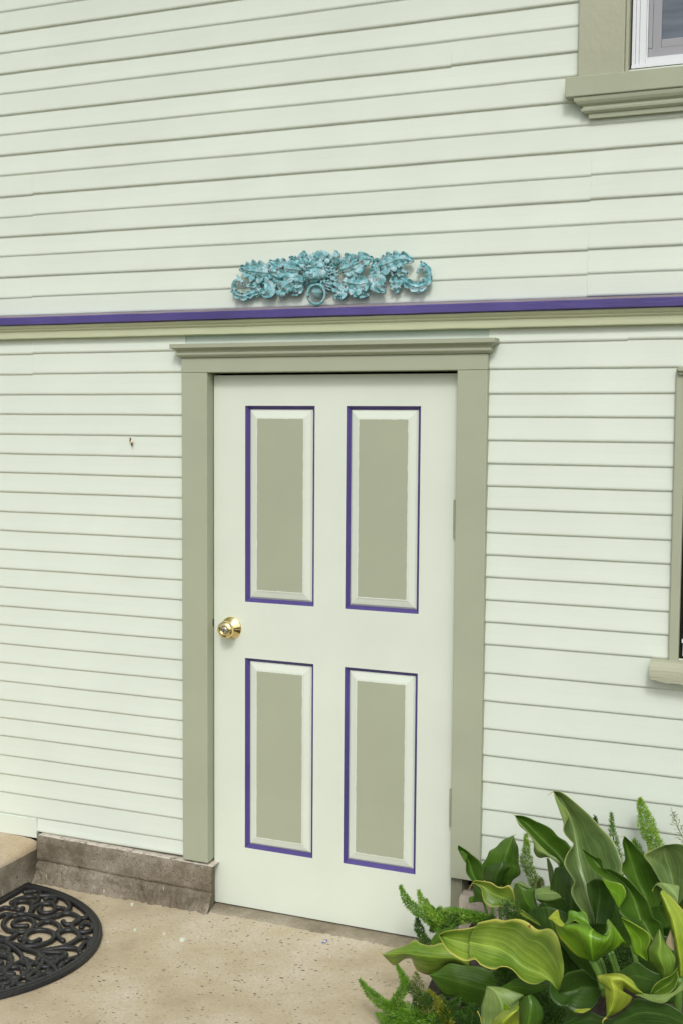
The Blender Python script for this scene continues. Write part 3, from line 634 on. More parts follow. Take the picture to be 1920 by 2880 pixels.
acanthus(left, [(640, 200), (622, 165), (616, 135), (620, 110)], 26, 2, 26, 48, 4)
acanthus(left, [(480, 300), (450, 290), (415, 270), (385, 250)], 30, 2, 26, 58, 4)
scroll(left, [(300, 372), (262, 398), (212, 420), (165, 405), (142, 360), (148, 318), (180, 305), (205, 322), (200, 345)], 15, 11, 18, 24)
scroll(left, [(150, 330), (166, 300), (172, 282), (158, 268)], 10, 4, 22, 12); scroll(left, [(200, 418), (206, 428), (208, 436)], 8, 2, 20, 14); scroll(left, [(150, 380), (140, 386), (132, 388)], 6, 2, 20, 14)
acanthus(left, [(320, 375), (270, 395), (215, 415), (165, 400), (145, 360), (150, 322)], 24, 5, 18, 36, 2)
left.build('acanthus_spray', M['patina'], orn, smooth=True, remesh=0.0011)
rt = MB()
acanthus(rt, [(1060, 215), (1140, 210), (1210, 185), (1280, 165), (1342, 182)], 56, 5, 18, 58, 6)
acanthus(rt, [(1130, 225), (1190, 225), (1250, 245), (1305, 262)], 40, 3, 20, 44, 4)
acanthus(rt, [(1090, 200), (1115, 250), (1105, 320), (1125, 370), (1160, 385)], 48, 3, 24, 58, 14)
acanthus(rt, [(1200, 270), (1220, 310), (1225, 350), (1232, 392)], 36, 3, 18, 36, 4)
acanthus(rt, [(860, 240), (920, 225), (980, 200), (1030, 170), (1085, 168)], 56, 3, 30, 66, 18)
acanthus(rt, [(870, 310), (940, 330), (1000, 335), (1060, 320)], 62, 4, 24, 58, 8)
acanthus(rt, [(900, 340), (960, 370), (1010, 395), (1050, 405)], 40, 3, 20, 46, 6)
acanthus(rt, [(880, 230), (905, 200), (920, 170), (950, 150)], 44, 3, 26, 50, 8)
acanthus(rt, [(820, 210), (832, 175), (832, 140), (830, 108)], 28, 2, 26, 50, 4)
acanthus(rt, [(800, 330), (850, 360), (870, 390), (820, 420)], 40, 3, 22, 44, 8)
acanthus(rt, [(1050, 280), (1085, 262), (1110, 240), (1125, 215)], 30, 2, 26, 58, 4)
scroll(rt, [(1270, 310), (1310, 342), (1355, 362), (1405, 352), (1440, 310), (1442, 265), (1415, 228), (1378, 232), (1368, 262)], 17, 11, 20, 24)
acanthus(rt, [(1440, 262), (1425, 225), (1400, 205), (1388, 178)], 22, 2, 18, 30, 2); scroll(rt, [(1340, 355), (1358, 370), (1362, 384)], 11, 3, 20, 14)
acanthus(rt, [(1240, 285), (1300, 325), (1350, 350), (1405, 345), (1440, 300), (1440, 255), (1410, 225)], 30, 6, 18, 40, 2)
acanthus(rt, [(1300, 330), (1340, 350), (1362, 372), (1365, 392)], 24, 2, 16, 30, 2)
rt.build('acanthus_spray', M['patina'], orn, smooth=True, remesh=0.0011)
ln = MB()
def blob(x, y, d, rx, ry, rd):
    d = d * 1.25; p = op(x, y, d); ln.ball(p, (rx * PX, rd * PX, ry * PX), 0, 16, 10)
blob(720, 262, 16, 92, 105, 30); blob(712, 250, 42, 54, 62, 42); blob(700, 290, 70, 34, 26, 26); blob(688, 288, 76, 18, 20, 20); blob(712, 290, 76, 18, 20, 20); blob(697, 262, 78, 15, 20, 20); blob(696, 273, 92, 13, 8, 9)
blob(702, 318, 62, 24, 13, 18); blob(672, 226, 70, 25, 9, 14); blob(742, 224, 68, 25, 9, 14); blob(660, 278, 58, 22, 26, 20); blob(758, 272, 56, 24, 28, 20); blob(677, 242, 68, 9, 6, 8); blob(738, 240, 66, 9, 6, 8); blob(708, 210, 70, 18, 24, 14)
blob(650, 192, 50, 16, 18, 14); blob(785, 186, 50, 18, 18, 14)
for ring_, (ra, rb_, n, dd, wdt) in enumerate(((62, 98, 24, 54, 7.5), (80, 120, 30, 38, 8), (96, 140, 28, 24, 8.5))):
    for k in range(n):
        a = 2 * math.pi * (k + 0.5 * ring_) / n + random.uniform(-.08, .08)
        if 0.36 * math.pi < a < 0.62 * math.pi and ring_ < 1: continue
        c0 = Vector((718, 255)); pts = []
        for s in range(7):
            q = s / 6; rr = ra + (rb_ - ra) * q + random.uniform(-2, 2); aa = a + 0.22 * math.sin(q * 3.0) * (1 if math.cos(a) > 0 else -1)
            pts.append(op(c0.x + rr * math.cos(aa) * 0.93, c0.y + rr * math.sin(aa) * 1.05, dd + 9 * math.sin(q * math.pi) - 10 * q))
        ln.tube(pts, [wdt * PX * (1.0, 1.05, 1.0, .9, .75, .5, .2)[s] for s in range(7)], 7)
for k in range(7):
    a = -math.pi / 2 + (k - 3) * 0.30; ln.tube([op(735 + 20 * math.cos(a), 175 + 20 * math.sin(a), 40), op(735 + 46 * math.cos(a), 170 + 46 * math.sin(a), 48), op(735 + 66 * math.cos(a), 168 + 60 * math.sin(a), 36)], [12 * PX, 12 * PX, 3 * PX], 7)
for k in range(6): ln.tube([op(690 + k * 9, 345, 48), op(684 + k * 11, 390, 52), op(690 + k * 8, 428, 30)], [9 * PX, 10 * PX, 3 * PX], 7)
ln.build('lion_head', M['patina'], orn, smooth=True, remesh=0.0011)
rg = MB(); c = op(712, 405, 66)
rp = [c + Vector((57 * PX * 1.36 * 0.74 * math.cos(a), -6 * PX * math.sin(a), 60 * PX * math.sin(a))) for a in [2 * math.pi * k / 48 for k in range(49)]]
rg.tube(rp, 9.0 * PX, 10, cap=False); rg.build('ring', M['patina'], orn, smooth=True)

# scrap stuck to the clapboard, litter on the pavement
bg_ = MB()
pts = [(-0.348, -0.003, 1.826), (-0.342, -0.007, 1.824), (-0.338, -0.004, 1.814), (-0.334, -0.006, 1.806), (-0.337, -0.003, 1.797), (-0.343, -0.006, 1.803), (-0.345, -0.004, 1.815)]
bg_.face(pts, 0); bg_.tube([(-0.345, -0.006, 1.824), (-0.341, -0.009, 1.818), (-0.347, -0.005, 1.812)], 0.0026, 6, 1); bg_.tube([(-0.339, -0.006, 1.806), (-0.336, -0.009, 1.801), (-0.338, -0.006, 1.796)], 0.0026, 6, 1); bg_.ball((-0.3385, -0.006, 1.812), (0.005, 0.0035, 0.008), 2, 8, 6)
tag(bg_.build('husk', [simple('husk_tan', (0.48, 0.42, 0.26), 0.8), simple('husk_brown', (0.10, 0.045, 0.02), 0.8), simple('husk_cream', (0.62, 0.56, 0.40), 0.8)], None, smooth=False, solid=0.001), 'small brown and cream husk stuck to the clapboards left of the door', 'debris')
p = atz(914, 2649, GZ + 0.005); lt = MB()
lt.grid([[(p.x + 0.006 * a + 0.002 * b, p.y + 0.009 * b, GZ + 0.006 + 0.004 * math.sin(a * 2 + b)) for a in (-1, 0, 1)] for b in (-1, 0, 1)], lambda a, b: 1 if a == b else 0)
tag(lt.build('wrapper_scrap', [simple('scrap_white', (0.8, 0.8, 0.82), 0.5), simple('scrap_blue', (0.03, 0.10, 0.55), 0.5)], None, solid=0.0008), 'tiny crumpled blue and white scrap on the concrete below the door', 'litter')
fl = [(513, 2642, 7), (558, 2636, 4), (462, 2624, 4), (381, 2614, 3), (928, 2687, 5), (822, 2734, 4), (372, 2542, 4), (304, 2652, 3)]
for k, (u, v, r) in enumerate(fl):
    p = atz(u, v, GZ + 0.004); f = MB(); N = 9
    ring = [(p.x + r * 0.0014 * (1 + 0.3 * math.sin(3 * a + k)) * math.cos(a), p.y + r * 0.0017 * math.sin(a)) for a in [2 * math.pi * j / N for j in range(N)]]
    top = [(x, y, GZ + 0.0062) for x, y in ring]; f.face(top); f.grid([top, [(x, y, GZ - 0.002) for x, y in ring]], closed=True)
    tag(f.build('paint_fleck', M['splash'] if k % 3 else M['door'], None), ('largest pale paint fleck on the concrete in front of the door' if k == 0 else 'tiny pale paint fleck on the concrete pavement'), 'fleck', 'paint flecks on the pavement')

# ------------------------------------------------------------------ calla lilies
def ZA(P): return [(1260 + q[0] / 4.612, 2200 + q[1] / 4.612) + tuple(q[2:]) for q in P]
def ZB(P): return [(1540 + q[0] / 4.126, 2200 + q[1] / 4.126) + tuple(q[2:]) for q in P]
def ZC(P): return [(1060 + q[0] / 4.126, 2560 + q[1] / 4.126) + tuple(q[2:]) for q in P]
def ZD(P): return [(1320 + q[0] / 4.612, 2540 + q[1] / 4.612) + tuple(q[2:]) for q in P]
def ZE(P): return [(1580 + q[0] / 4.612, 2500 + q[1] / 4.612) + tuple(q[2:]) for q in P]

def leaf(parent, ribs, y, m, ds=None, ytip=None, bulge=0.0, label=None, N=40, K=8, crinkle=0.0036, seed=None):
    """blade lofted across ribs that run from tip to base; ds: how far each rib stands out of plane y; ytip: plane at the first point"""
    seed = random.random() * 50 if seed is None else seed
    R3 = []
    for i, rb in enumerate(ribs):
        n = len(rb); P = []
        for k, q in enumerate(rb):
            t = k / (n - 1); yy = (y if ytip is None else ytip + (y - ytip) * t); d = (ds[i] if ds else 0) * math.sin(math.pi * min(1, 0.06 + 0.9 * t)) ** 0.6
            if len(q) > 2: d += q[2]
            P.append(at(q[0], q[1], yy - d))
        R3.append(resample(P, N))
    rows = []; uvs = []
    J = (len(ribs) - 1) * K + 1
    for k in range(N):
        row = resample([r[k] for r in R3], J) if len(ribs) > 1 else None
        # keep even division between ribs
        t = k / (N - 1); rr = []
        Q = [r[k] for r in R3]
        for s in range(J):
            i = min(s // K, len(Q) - 2); f = s / K - i
            a = Q[max(i - 1, 0)] if i > 0 else Q[0] * 2 - Q[1]; b = Q[i]; c = Q[i + 1]; d = Q[i + 2] if i + 2 < len(Q) else Q[-1] * 2 - Q[-2]
            p = 0.5 * ((2 * b) + (c - a) * f + (2 * a - 5 * b + 4 * c - d) * f * f + (3 * b - a - 3 * c + d) * f ** 3)
            u = s / (J - 1)
            bl = bulge * (1 - (2 * u - 1) ** 2) * math.sin(math.pi * t)
            cr = crinkle * (noise.noise(Vector((p.x * 16, p.z * 16, seed))) + 0.5 * noise.noise(Vector((p.x * 40, p.z * 40, seed))))
            pl = 0.0005 * math.sin(u * 44 + 2 * math.sin(t * 5 + seed)) * math.sin(math.pi * t); rr.append(p + Vector((0, -bl - cr - pl, 0.4 * pl)))
        rows.append(rr); uvs.append([(s / (J - 1), t) for s in range(J)])
    mb = MB(); mb.grid(rows, 0, uvs)
    o = mb.build('leaf', m, parent, smooth=True, solid=0.0012)
    if label: o['label'] = label
    return o

def stalk(parent, P, y, r, ybase=None, r1=None):
    n = len(P); pts = [at(q[0], q[1], (y if ybase is None else y + (ybase - y) * k / (n - 1))) for k, q in enumerate(P)]
    R = resample(pts, 16); mb = MB(); mb.tube(R, [r + ((r1 or r) - r) * k / 15 for k in range(16)], 10); return mb.build('leaf_stalk', M['stem'], parent, smooth=True)

c1 = thing('calla_lily', 'small dark green calla plant with bare stalks beside the door casing', 'plant', (1.16, -0.2, 0.14), 'calla lilies by the wall')
c2 = thing('calla_lily', 'large calla clump with wavy yellow edged leaves at the lower right', 'plant', (1.55, -0.6, 0.08), 'calla lilies by the wall')
# the small plant by the casing
leaf(c1, [ZA([(125, 818), (122, 875), (190, 985), (225, 1045), (223, 1135), (250, 1210), (335, 1300), (440, 1400)]), ZA([(126, 818), (180, 905), (245, 1000), (285, 1100), (330, 1210), (385, 1310), (445, 1400)]), ZA([(128, 818), (235, 888), (292, 935), (390, 1005), (442, 1100), (462, 1190), (460, 1290), (455, 1400)])], -0.19, L_DARK, [0.02, -0.01, 0.02])
leaf(c1, [ZA([(190, 895), (165, 890), (140, 905), (170, 970), (215, 1045)]), ZA([(205, 915), (235, 935), (245, 965), (235, 1000), (220, 1045)])], -0.215, L_DARK)
leaf(c1, [ZA([(840, 688), (700, 755), (615, 842), (532, 892), (500, 972), (440, 1060), (408, 1130), (470, 1240), (600, 1345)]), ZA([(842, 690), (805, 780), (760, 880), (730, 980), (712, 1080), (695, 1180), (670, 1270), (630, 1345)]), ZA([(844, 690), (872, 770), (905, 850), (912, 1050), (936, 1150), (920, 1205), (832, 1270), (800, 1330), (700, 1360)])], -0.16, L_DARK, [0.0, 0.03, 0.0])
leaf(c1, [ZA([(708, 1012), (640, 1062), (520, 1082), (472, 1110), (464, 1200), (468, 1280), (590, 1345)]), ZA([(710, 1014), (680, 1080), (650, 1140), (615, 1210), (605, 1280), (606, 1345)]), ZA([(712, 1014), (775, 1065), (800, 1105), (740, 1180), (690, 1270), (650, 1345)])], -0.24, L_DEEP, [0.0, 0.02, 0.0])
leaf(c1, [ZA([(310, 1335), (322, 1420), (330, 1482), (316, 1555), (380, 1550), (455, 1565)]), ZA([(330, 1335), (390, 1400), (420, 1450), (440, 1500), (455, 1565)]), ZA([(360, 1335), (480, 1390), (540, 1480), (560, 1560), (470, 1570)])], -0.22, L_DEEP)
leaf(c1, [ZA([(320, 1475), (275, 1490), (260, 1520), (275, 1565), (310, 1560)]), ZA([(330, 1480), (340, 1500), (335, 1520), (330, 1540), (312, 1562)])], -0.21, L_DARK)
stalk(c1, ZA([(448, 1520), (480, 1640), (512, 1760), (520, 1900)]), -0.2, 0.0045, None, 0.0055); stalk(c1, ZA([(600, 1330), (570, 1500), (573, 1680), (578, 1900)]), -0.2, 0.0045, None, 0.006); stalk(c1, ZA([(680, 1340), (660, 1500), (667, 1680), (682, 1900)]), -0.19, 0.0045, None, 0.006); stalk(c1, ZA([(770, 1640), (762, 1760), (760, 1900)]), -0.2, 0.0035)

# the large clump, back to front
leaf(c2, [ZA([(1270, 985), (1285, 1120), (1318, 1360)]), ZA([(1285, 985), (1325, 1120), (1348, 1360)]), ZA([(1300, 985), (1355, 1130), (1380, 1360)])], -0.2, L_SAGE)
leaf(c2, [ZA([(862, 430), (980, 438), (1120, 498), (1320, 598), (1420, 708), (1530, 778), (1600, 900), (1640, 1100), (1640, 1300), (1600, 1440)]), ZA([(862, 433), (960, 498), (1080, 600), (1200, 720), (1330, 850), (1420, 950), (1500, 1060), (1540, 1200), (1560, 1320), (1580, 1440)]), ZA([(862, 436), (925, 530), (1005, 615), (1108, 730), (1215, 850), (1310, 935), (1415, 1015), (1450, 1150), (1460, 1260), (1540, 1420)])], -0.32, L_DARK, [-0.02, -0.045, 0.02])
leaf(c2, [ZA([(862, 437), (925, 530), (1005, 615), (1108, 730), (1215, 850), (1310, 935), (1440, 1030)]), ZA([(861, 440), (918, 550), (1000, 630), (1106, 770), (1150, 880), (1260, 940), (1440, 1070)]), ZA([(860, 443), (922, 568), (1000, 637), (1104, 775), (1104, 880), (1140, 958), (1195, 980), (1285, 972), (1380, 1012), (1442, 1112)])], -0.335, L_PALE, [0.02, 0.03, 0.0])
leaf(c2, [ZB([(60, 1380), (0, 1300), (-60, 1400), (-160, 1600), (-200, 1760)]), ZB([(300, 1400), (160, 1500), (60, 1620), (0, 1760)]), ZB([(420, 1420), (380, 1560), (330, 1680), (300, 1760)])], -0.26, L_DEEP)
leaf(c2, [ZA([(1562, 1500), (1500, 1430), (1400, 1338), (1250, 1355), (1115, 1393)]), ZA([(1580, 1515), (1520, 1485), (1420, 1440), (1280, 1440), (1125, 1450)]), ZA([(1590, 1530), (1460, 1502), (1350, 1532), (1250, 1538), (1138, 1515)])], -0.33, L_PALE, [0.0, 0.02, 0.03])
leaf(c2, [ZA([(1590, 1500), (1460, 1500), (1350, 1530), (1250, 1536), (1140, 1515)]), ZA([(1640, 1600), (1500, 1590), (1350, 1590), (1240, 1575), (1145, 1525)]), ZA([(1680, 1720), (1500, 1690), (1380, 1650), (1250, 1600), (1150, 1530)])], -0.34, L_DARK, [0.03, 0.01, -0.01])
leaf(c2, [ZA([(868, 1310), (840, 1400), (848, 1560), (900, 1660), (1080, 1740), (1240, 1860)]), ZA([(880, 1312), (940, 1370), (970, 1460), (1020, 1560), (1120, 1690), (1250, 1860)]), ZA([(1000, 1362), (1108, 1388), (1122, 1480), (1145, 1580), (1175, 1680), (1262, 1860)])], -0.31, L_DARK, [0.0, 0.02, 0.0])
leaf(c2, [ZA([(842, 1372), (842, 1320), (880, 1300), (960, 1298), (1055, 1368)]), ZA([(850, 1375), (858, 1330), (900, 1318), (950, 1340), (1050, 1378)])], -0.33, L_PALE)
leaf(c2, [ZA([(310, 1303), (350, 1275), (480, 1286), (560, 1300), (630, 1350), (700, 1366), (782, 1334), (832, 1400), (852, 1480), (852, 1590), (1000, 1688), (1180, 1830)]), ZA([(310, 1306), (380, 1320), (480, 1370), (560, 1430), (640, 1470), (720, 1500), (780, 1530), (820, 1560), (850, 1592), (900, 1650), (1020, 1730), (1190, 1850)]), ZA([(310, 1310), (370, 1330), (422, 1380), (438, 1480), (470, 1570), (540, 1620), (650, 1612), (740, 1600), (812, 1622), (900, 1690), (1040, 1775), (1190, 1872)])], -0.40, L_GOLD2, [0.012, 0.0, 0.018], label='yellowing leaf with a pink scorch along its lower edge')
leaf(c2, [ZD([(488, 125), (570, 100), (680, 120), (780, 158), (832, 250), (918, 342)]), ZD([(495, 165), (590, 155), (690, 175), (780, 215), (845, 285), (918, 344)]), ZD([(500, 208), (600, 210), (700, 228), (780, 268), (850, 322), (918, 347)])], -0.37, L_DARK)
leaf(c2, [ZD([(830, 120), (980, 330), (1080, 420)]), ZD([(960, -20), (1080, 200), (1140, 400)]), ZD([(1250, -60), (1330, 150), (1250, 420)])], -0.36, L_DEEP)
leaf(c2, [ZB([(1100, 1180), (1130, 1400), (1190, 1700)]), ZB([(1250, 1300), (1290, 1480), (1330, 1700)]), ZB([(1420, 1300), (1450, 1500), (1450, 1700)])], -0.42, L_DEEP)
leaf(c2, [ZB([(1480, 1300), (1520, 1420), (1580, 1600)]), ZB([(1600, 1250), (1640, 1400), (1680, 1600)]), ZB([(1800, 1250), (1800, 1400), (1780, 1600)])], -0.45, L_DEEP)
leaf(c2, [ZE([(690, 480), (720, 560), (760, 680), (800, 760)]), ZE([(790, 480), (820, 560), (850, 660), (870, 760)]), ZE([(880, 560), (900, 620), (910, 690), (900, 760)])], -0.6, L_DARK)
leaf(c2, [ZB([(885, 626), (864, 700), (882, 800), (892, 900), (848, 972), (880, 1065), (985, 1185), (1070, 1280), (1180, 1470)]), ZB([(887, 626), (912, 750), (960, 900), (1010, 1050), (1060, 1180), (1130, 1330), (1200, 1500)]), ZB([(889, 626), (960, 690), (1050, 780), (1102, 832), (1190, 950), (1240, 1060), (1292, 1150), (1330, 1300), (1260, 1500)])], -0.45, L_DARK, [0.02, -0.02, 0.01])
leaf(c2, [ZB([(1350, 733), (1200, 790), (1108, 850), (1180, 950), (1240, 1045), (1300, 1150), (1380, 1260), (1450, 1420)]), ZB([(1355, 731), (1345, 800), (1370, 900), (1400, 980), (1425, 1060), (1450, 1180), (1470, 1290), (1480, 1420)]), ZB([(1360, 729), (1500, 715), (1650, 760), (1720, 900), (1700, 1050), (1650, 1200), (1580, 1320), (1510, 1420)])], -0.50, L_SAGE, [0.0, -0.03, 0.02])
leaf(c2, [ZB([(62, 106), (80, 190), (130, 330), (175, 470), (170, 550)]), ZB([(64, 110), (130, 215), (205, 310), (240, 380), (205, 450), (172, 552)])], -0.54, L_PALE)
leaf(c2, [ZB([(60, 112), (118, 220), (190, 290), (238, 385), (182, 500), (178, 575), (235, 660), (298, 722), (240, 800), (198, 880), (192, 965), (265, 1090), (305, 1155), (262, 1262), (300, 1372), (365, 1470), (500, 1655)]), ZB([(61, 109), (160, 220), (240, 370), (290, 520), (318, 650), (335, 760), (355, 880), (385, 1000), (415, 1100), (440, 1190), (465, 1280), (490, 1380), (515, 1480), (545, 1655)]), ZB([(62, 105), (172, 122), (332, 248), (472, 372), (592, 508), (702, 618), (778, 720), (817, 830), (862, 950), (835, 1080), (790, 1220), (740, 1350), (680, 1470), (570, 1655)])], -0.62, L_SAGE, [0.03, -0.035, 0.01], ytip=-0.5, label='tall grey green leaf with a curled lip, rising highest')
leaf(c2, [ZB([(440, 1180), (470, 1330), (520, 1500), (548, 1650)]), ZB([(560, 1120), (600, 1280), (580, 1480), (560, 1650)]), ZB([(720, 1180), (780, 1330), (760, 1500), (700, 1660)])], -0.665, L_DEEP, [0.0, -0.02, 0.0])
# curled leaf in front of it
B2lip = ZB([(400, 782), (440, 900), (500, 1000), (600, 1090), (720, 1146), (840, 1176), (897, 1250), (897, 1330), (825, 1450), (830, 1520), (920, 1595)]) + ZE([(960, 472), (1100, 562), (1142, 640), (1118, 740), (1100, 800), (1112, 905)])
B2mid = ZB([(402, 780), (510, 885), (600, 985), (720, 1060), (830, 1130), (920, 1230), (990, 1350), (1030, 1470), (1070, 1600)]) + ZE([(1040, 420), (1110, 540), (1160, 640), (1190, 740), (1160, 900)])
B2rt = ZB([(404, 776), (540, 864), (622, 886), (640, 1000), (720, 1008), (860, 1080), (960, 1160), (1080, 1290), (1162, 1390), (1192, 1480), (1232, 1580)]) + ZE([(1275, 440), (1310, 560), (1300, 700), (1220, 900)])
leaf(c2, [B2lip, B2mid, B2rt], -0.74, L_DARK, [0.045, -0.02, 0.01], ytip=-0.68, N=64)
leaf(c2, [ZB([(628, 1112), (720, 1147), (838, 1177), (893, 1250), (893, 1330), (825, 1452)]), ZB([(634, 1122), (690, 1210), (760, 1270), (820, 1330), (825, 1455)]), ZB([(640, 1132), (700, 1240), (745, 1330), (790, 1410), (825, 1460)])], -0.80, L_LIME)
leaf(c2, [ZE([(768, 365), (860, 412), (960, 470), (1100, 560), (1142, 640), (1116, 740), (1092, 810), (1110, 920)]), ZE([(772, 385), (860, 480), (950, 570), (1010, 660), (1020, 760), (1040, 840), (1105, 930)]), ZE([(778, 400), (830, 520), (882, 640), (902, 740), (930, 830), (1000, 875), (1100, 935)])], -0.83, L_LIME, [0.02, 0.0, 0.0])
stalk(c2, ZE([(905, 730), (930, 830), (955, 950), (975, 1200)]), -0.82, 0.007)
leaf(c2, [ZE([(1130, 250), (1160, 330), (1250, 430), (1330, 500)]), ZE([(1230, 220), (1270, 320), (1330, 400), (1390, 480)]), ZE([(1330, 210), (1370, 300), (1410, 400), (1420, 480)])], -0.6, L_DARK)
leaf(c2, [ZE([(1250, 528), (1168, 680), (1112, 790), (1120, 900), (1150, 962), (1232, 1085), (1302, 1182)]), ZE([(1256, 528), (1270, 700), (1250, 830), (1290, 950), (1330, 1060), (1308, 1182)]), ZE([(1262, 528), (1332, 690), (1402, 790), (1464, 900), (1452, 1000), (1402, 1130), (1314, 1184)])], -0.82, L_MID, [0.0, 0.03, 0.0])
leaf(c2, [ZE([(1395, 535), (1370, 620), (1345, 705), (1420, 800)]), ZE([(1400, 540), (1405, 640), (1410, 720), (1435, 802)]), ZE([(1408, 540), (1435, 640), (1452, 760), (1448, 800)])], -0.78, L_DEAD, label='small withered cream leaf')
leaf(c2, [ZB([(1213, 1238), (1258, 1180), (1330, 1168), (1430, 1184), (1517, 1208), (1512, 1300), (1500, 1395)]), ZB([(1212, 1242), (1256, 1188), (1320, 1195), (1390, 1240), (1440, 1280), (1475, 1330), (1500, 1410)]), ZB([(1211, 1246), (1255, 1196), (1312, 1228), (1372, 1292), (1422, 1345), (1460, 1380), (1500, 1432)])], -0.70, L_PALE, [-0.03, -0.02, 0.02])
leaf(c2, [ZE([(1262, 60), (1330, 280), (1395, 480), (1446, 610), (1473, 800), (1492, 1000), (1508, 1190)]), ZE([(1275, 40), (1370, 250), (1440, 430), (1480, 610), (1510, 800), (1540, 1000), (1530, 1190)]), ZE([(1288, 8), (1400, 88), (1492, 190), (1600, 330), (1710, 560), (1730, 800), (1660, 1000), (1560, 1200)])], -0.78, L_GOLD, [0.0, 0.03, 0.0], label='yellow green leaf at the right edge of the clump')
stalk(c2, ZE([(1520, 1150), (1505, 1400), (1490, 1700), (1490, 1900)]), -0.86, 0.011)
for P in ([(480, 880), (530, 1000), (560, 1150), (580, 1400)], [(600, 820), (645, 940), (690, 1100), (720, 1400)], [(640, 800), (690, 960), (740, 1150), (760, 1400)], [(440, 860), (490, 1000), (520, 1150), (530, 1400)]): stalk(c2, ZE(P), -0.7, 0.006)
for P0, P1, P2, yy in (([(1560, 2440), (1545, 2520), (1560, 2640)], [(1610, 2430), (1605, 2530), (1610, 2660)], [(1660, 2450), (1670, 2540), (1650, 2650)], -0.34), ([(1640, 2480), (1650, 2570), (1690, 2680)], [(1690, 2470), (1710, 2560), (1730, 2680)], [(1740, 2500), (1770, 2580), (1760, 2680)], -0.36), ([(1830, 2440), (1820, 2540), (1850, 2660)], [(1880, 2430), (1880, 2540), (1890, 2670)], [(1930, 2440), (1950, 2550), (1930, 2660)], -0.36), ([(1480, 2560), (1490, 2650), (1540, 2740)], [(1540, 2550), (1560, 2640), (1580, 2740)], [(1600, 2570), (1630, 2650), (1620, 2740)], -0.38), ([(1560, 2640), (1620, 2720), (1700, 2790)], [(1600, 2620), (1680, 2700), (1760, 2770)], [(1650, 2610), (1740, 2670), (1810, 2740)], -0.46), ([(1440, 2760), (1480, 2830), (1520, 2920)], [(1490, 2740), (1540, 2820), (1580, 2920)], [(1560, 2740), (1610, 2820), (1640, 2920)], -0.52), ([(1800, 2640), (1790, 2720), (1820, 2820)], [(1850, 2630), (1850, 2720), (1870, 2820)], [(1910, 2640), (1920, 2740), (1910, 2820)], -0.45)):
    leaf(c2, [P0, P1, P2], yy, L_DEEP, [0.0, 0.02, 0.0])
# lower leaves
leaf(c2, [ZC([(610, 368), (680, 268), (780, 213), (880, 198)]), ZC([(625, 385), (700, 320), (790, 260), (880, 215)]), ZC([(640, 402), (720, 380), (800, 330), (890, 240)])], -0.40, L_DARK)
leaf(c2, [ZC([(64, 514), (150, 468), (240, 434), (340, 404), (430, 345), (482, 372), (550, 402), (640, 410), (740, 380), (900, 400), (1060, 520)]), ZC([(62, 518), (180, 508), (300, 498), (420, 510), (560, 530), (700, 545), (850, 550), (960, 580), (1060, 640)]), ZC([(68, 524), (130, 590), (190, 642), (250, 612), (310, 570), (392, 560), (420, 622), (460, 692), (560, 742), (640, 746), (702, 710), (762, 660), (850, 615), (940, 632), (1040, 672)])], -0.46, L_YEL, [0.0, 0.03, -0.02], label='pale striped leaf reaching furthest left over the concrete')
leaf(c2, [ZC([(602, 748), (700, 702), (780, 640), (860, 612), (1000, 640), (1170, 650), (1300, 692), (1370, 682), (1512, 852)]), ZC([(600, 752), (760, 775), (900, 815), (1050, 860), (1150, 895), (1250, 930), (1400, 1000)]), ZC([(604, 756), (660, 832), (720, 922), (800, 992), (900, 1000), (960, 1070), (1050, 1112), (1120, 1100), (1200, 1132), (1280, 1100), (1400, 1050)])], -0.48, L_DARK, [0.0, 0.015, 0.0])
leaf(c2, [ZC([(690, 1000), (740, 975), (800, 985), (890, 1000)]), ZC([(690, 1008), (760, 1015), (820, 1015), (895, 1008)])], -0.42, L_PALE)
leaf(c2, [ZC([(880, 1220), (960, 1140), (1050, 1110), (1130, 1105)]), ZC([(900, 1230), (1000, 1180), (1080, 1150), (1150, 1130)]), ZC([(910, 1250), (1020, 1230), (1120, 1190), (1190, 1150)])], -0.5, L_DEEP)
leaf(c2, [ZC([(920, 1300), (1000, 1255), (1120, 1240), (1230, 1250)]), ZC([(900, 1380), (1020, 1330), (1120, 1320), (1230, 1330)])], -0.55, L_DEEP)
leaf(c2, [ZD([(398, 1090), (520, 1020), (620, 968), (760, 1040), (900, 1050), (1012, 1058)]), ZD([(405, 1092), (540, 1080), (660, 1090), (780, 1120), (900, 1100), (1010, 1075)]), ZD([(410, 1096), (560, 1140), (640, 1172), (740, 1192), (860, 1160), (1000, 1100)])], -0.74, L_DARK)
leaf(c2, [ZD([(218, 1078), (195, 1180), (150, 1330), (144, 1450), (150, 1600), (200, 1780)]), ZD([(225, 1076), (330, 1150), (400, 1260), (430, 1380), (440, 1500), (440, 1780)]), ZD([(232, 1074), (420, 1098), (560, 1140), (700, 1200), (640, 1240), (640, 1500), (640, 1780)])], -0.78, L_PALE, [0.0, 0.02, 0.0])
leaf(c2, [ZD([(640, 1240), (620, 1400), (620, 1600), (640, 1800)]), ZD([(760, 1190), (780, 1350), (760, 1560), (720, 1800)]), ZD([(800, 1175), (900, 1290), (955, 1420), (930, 1560), (800, 1800)])], -0.76, L_DARK, [0.0, 0.03, 0.0])
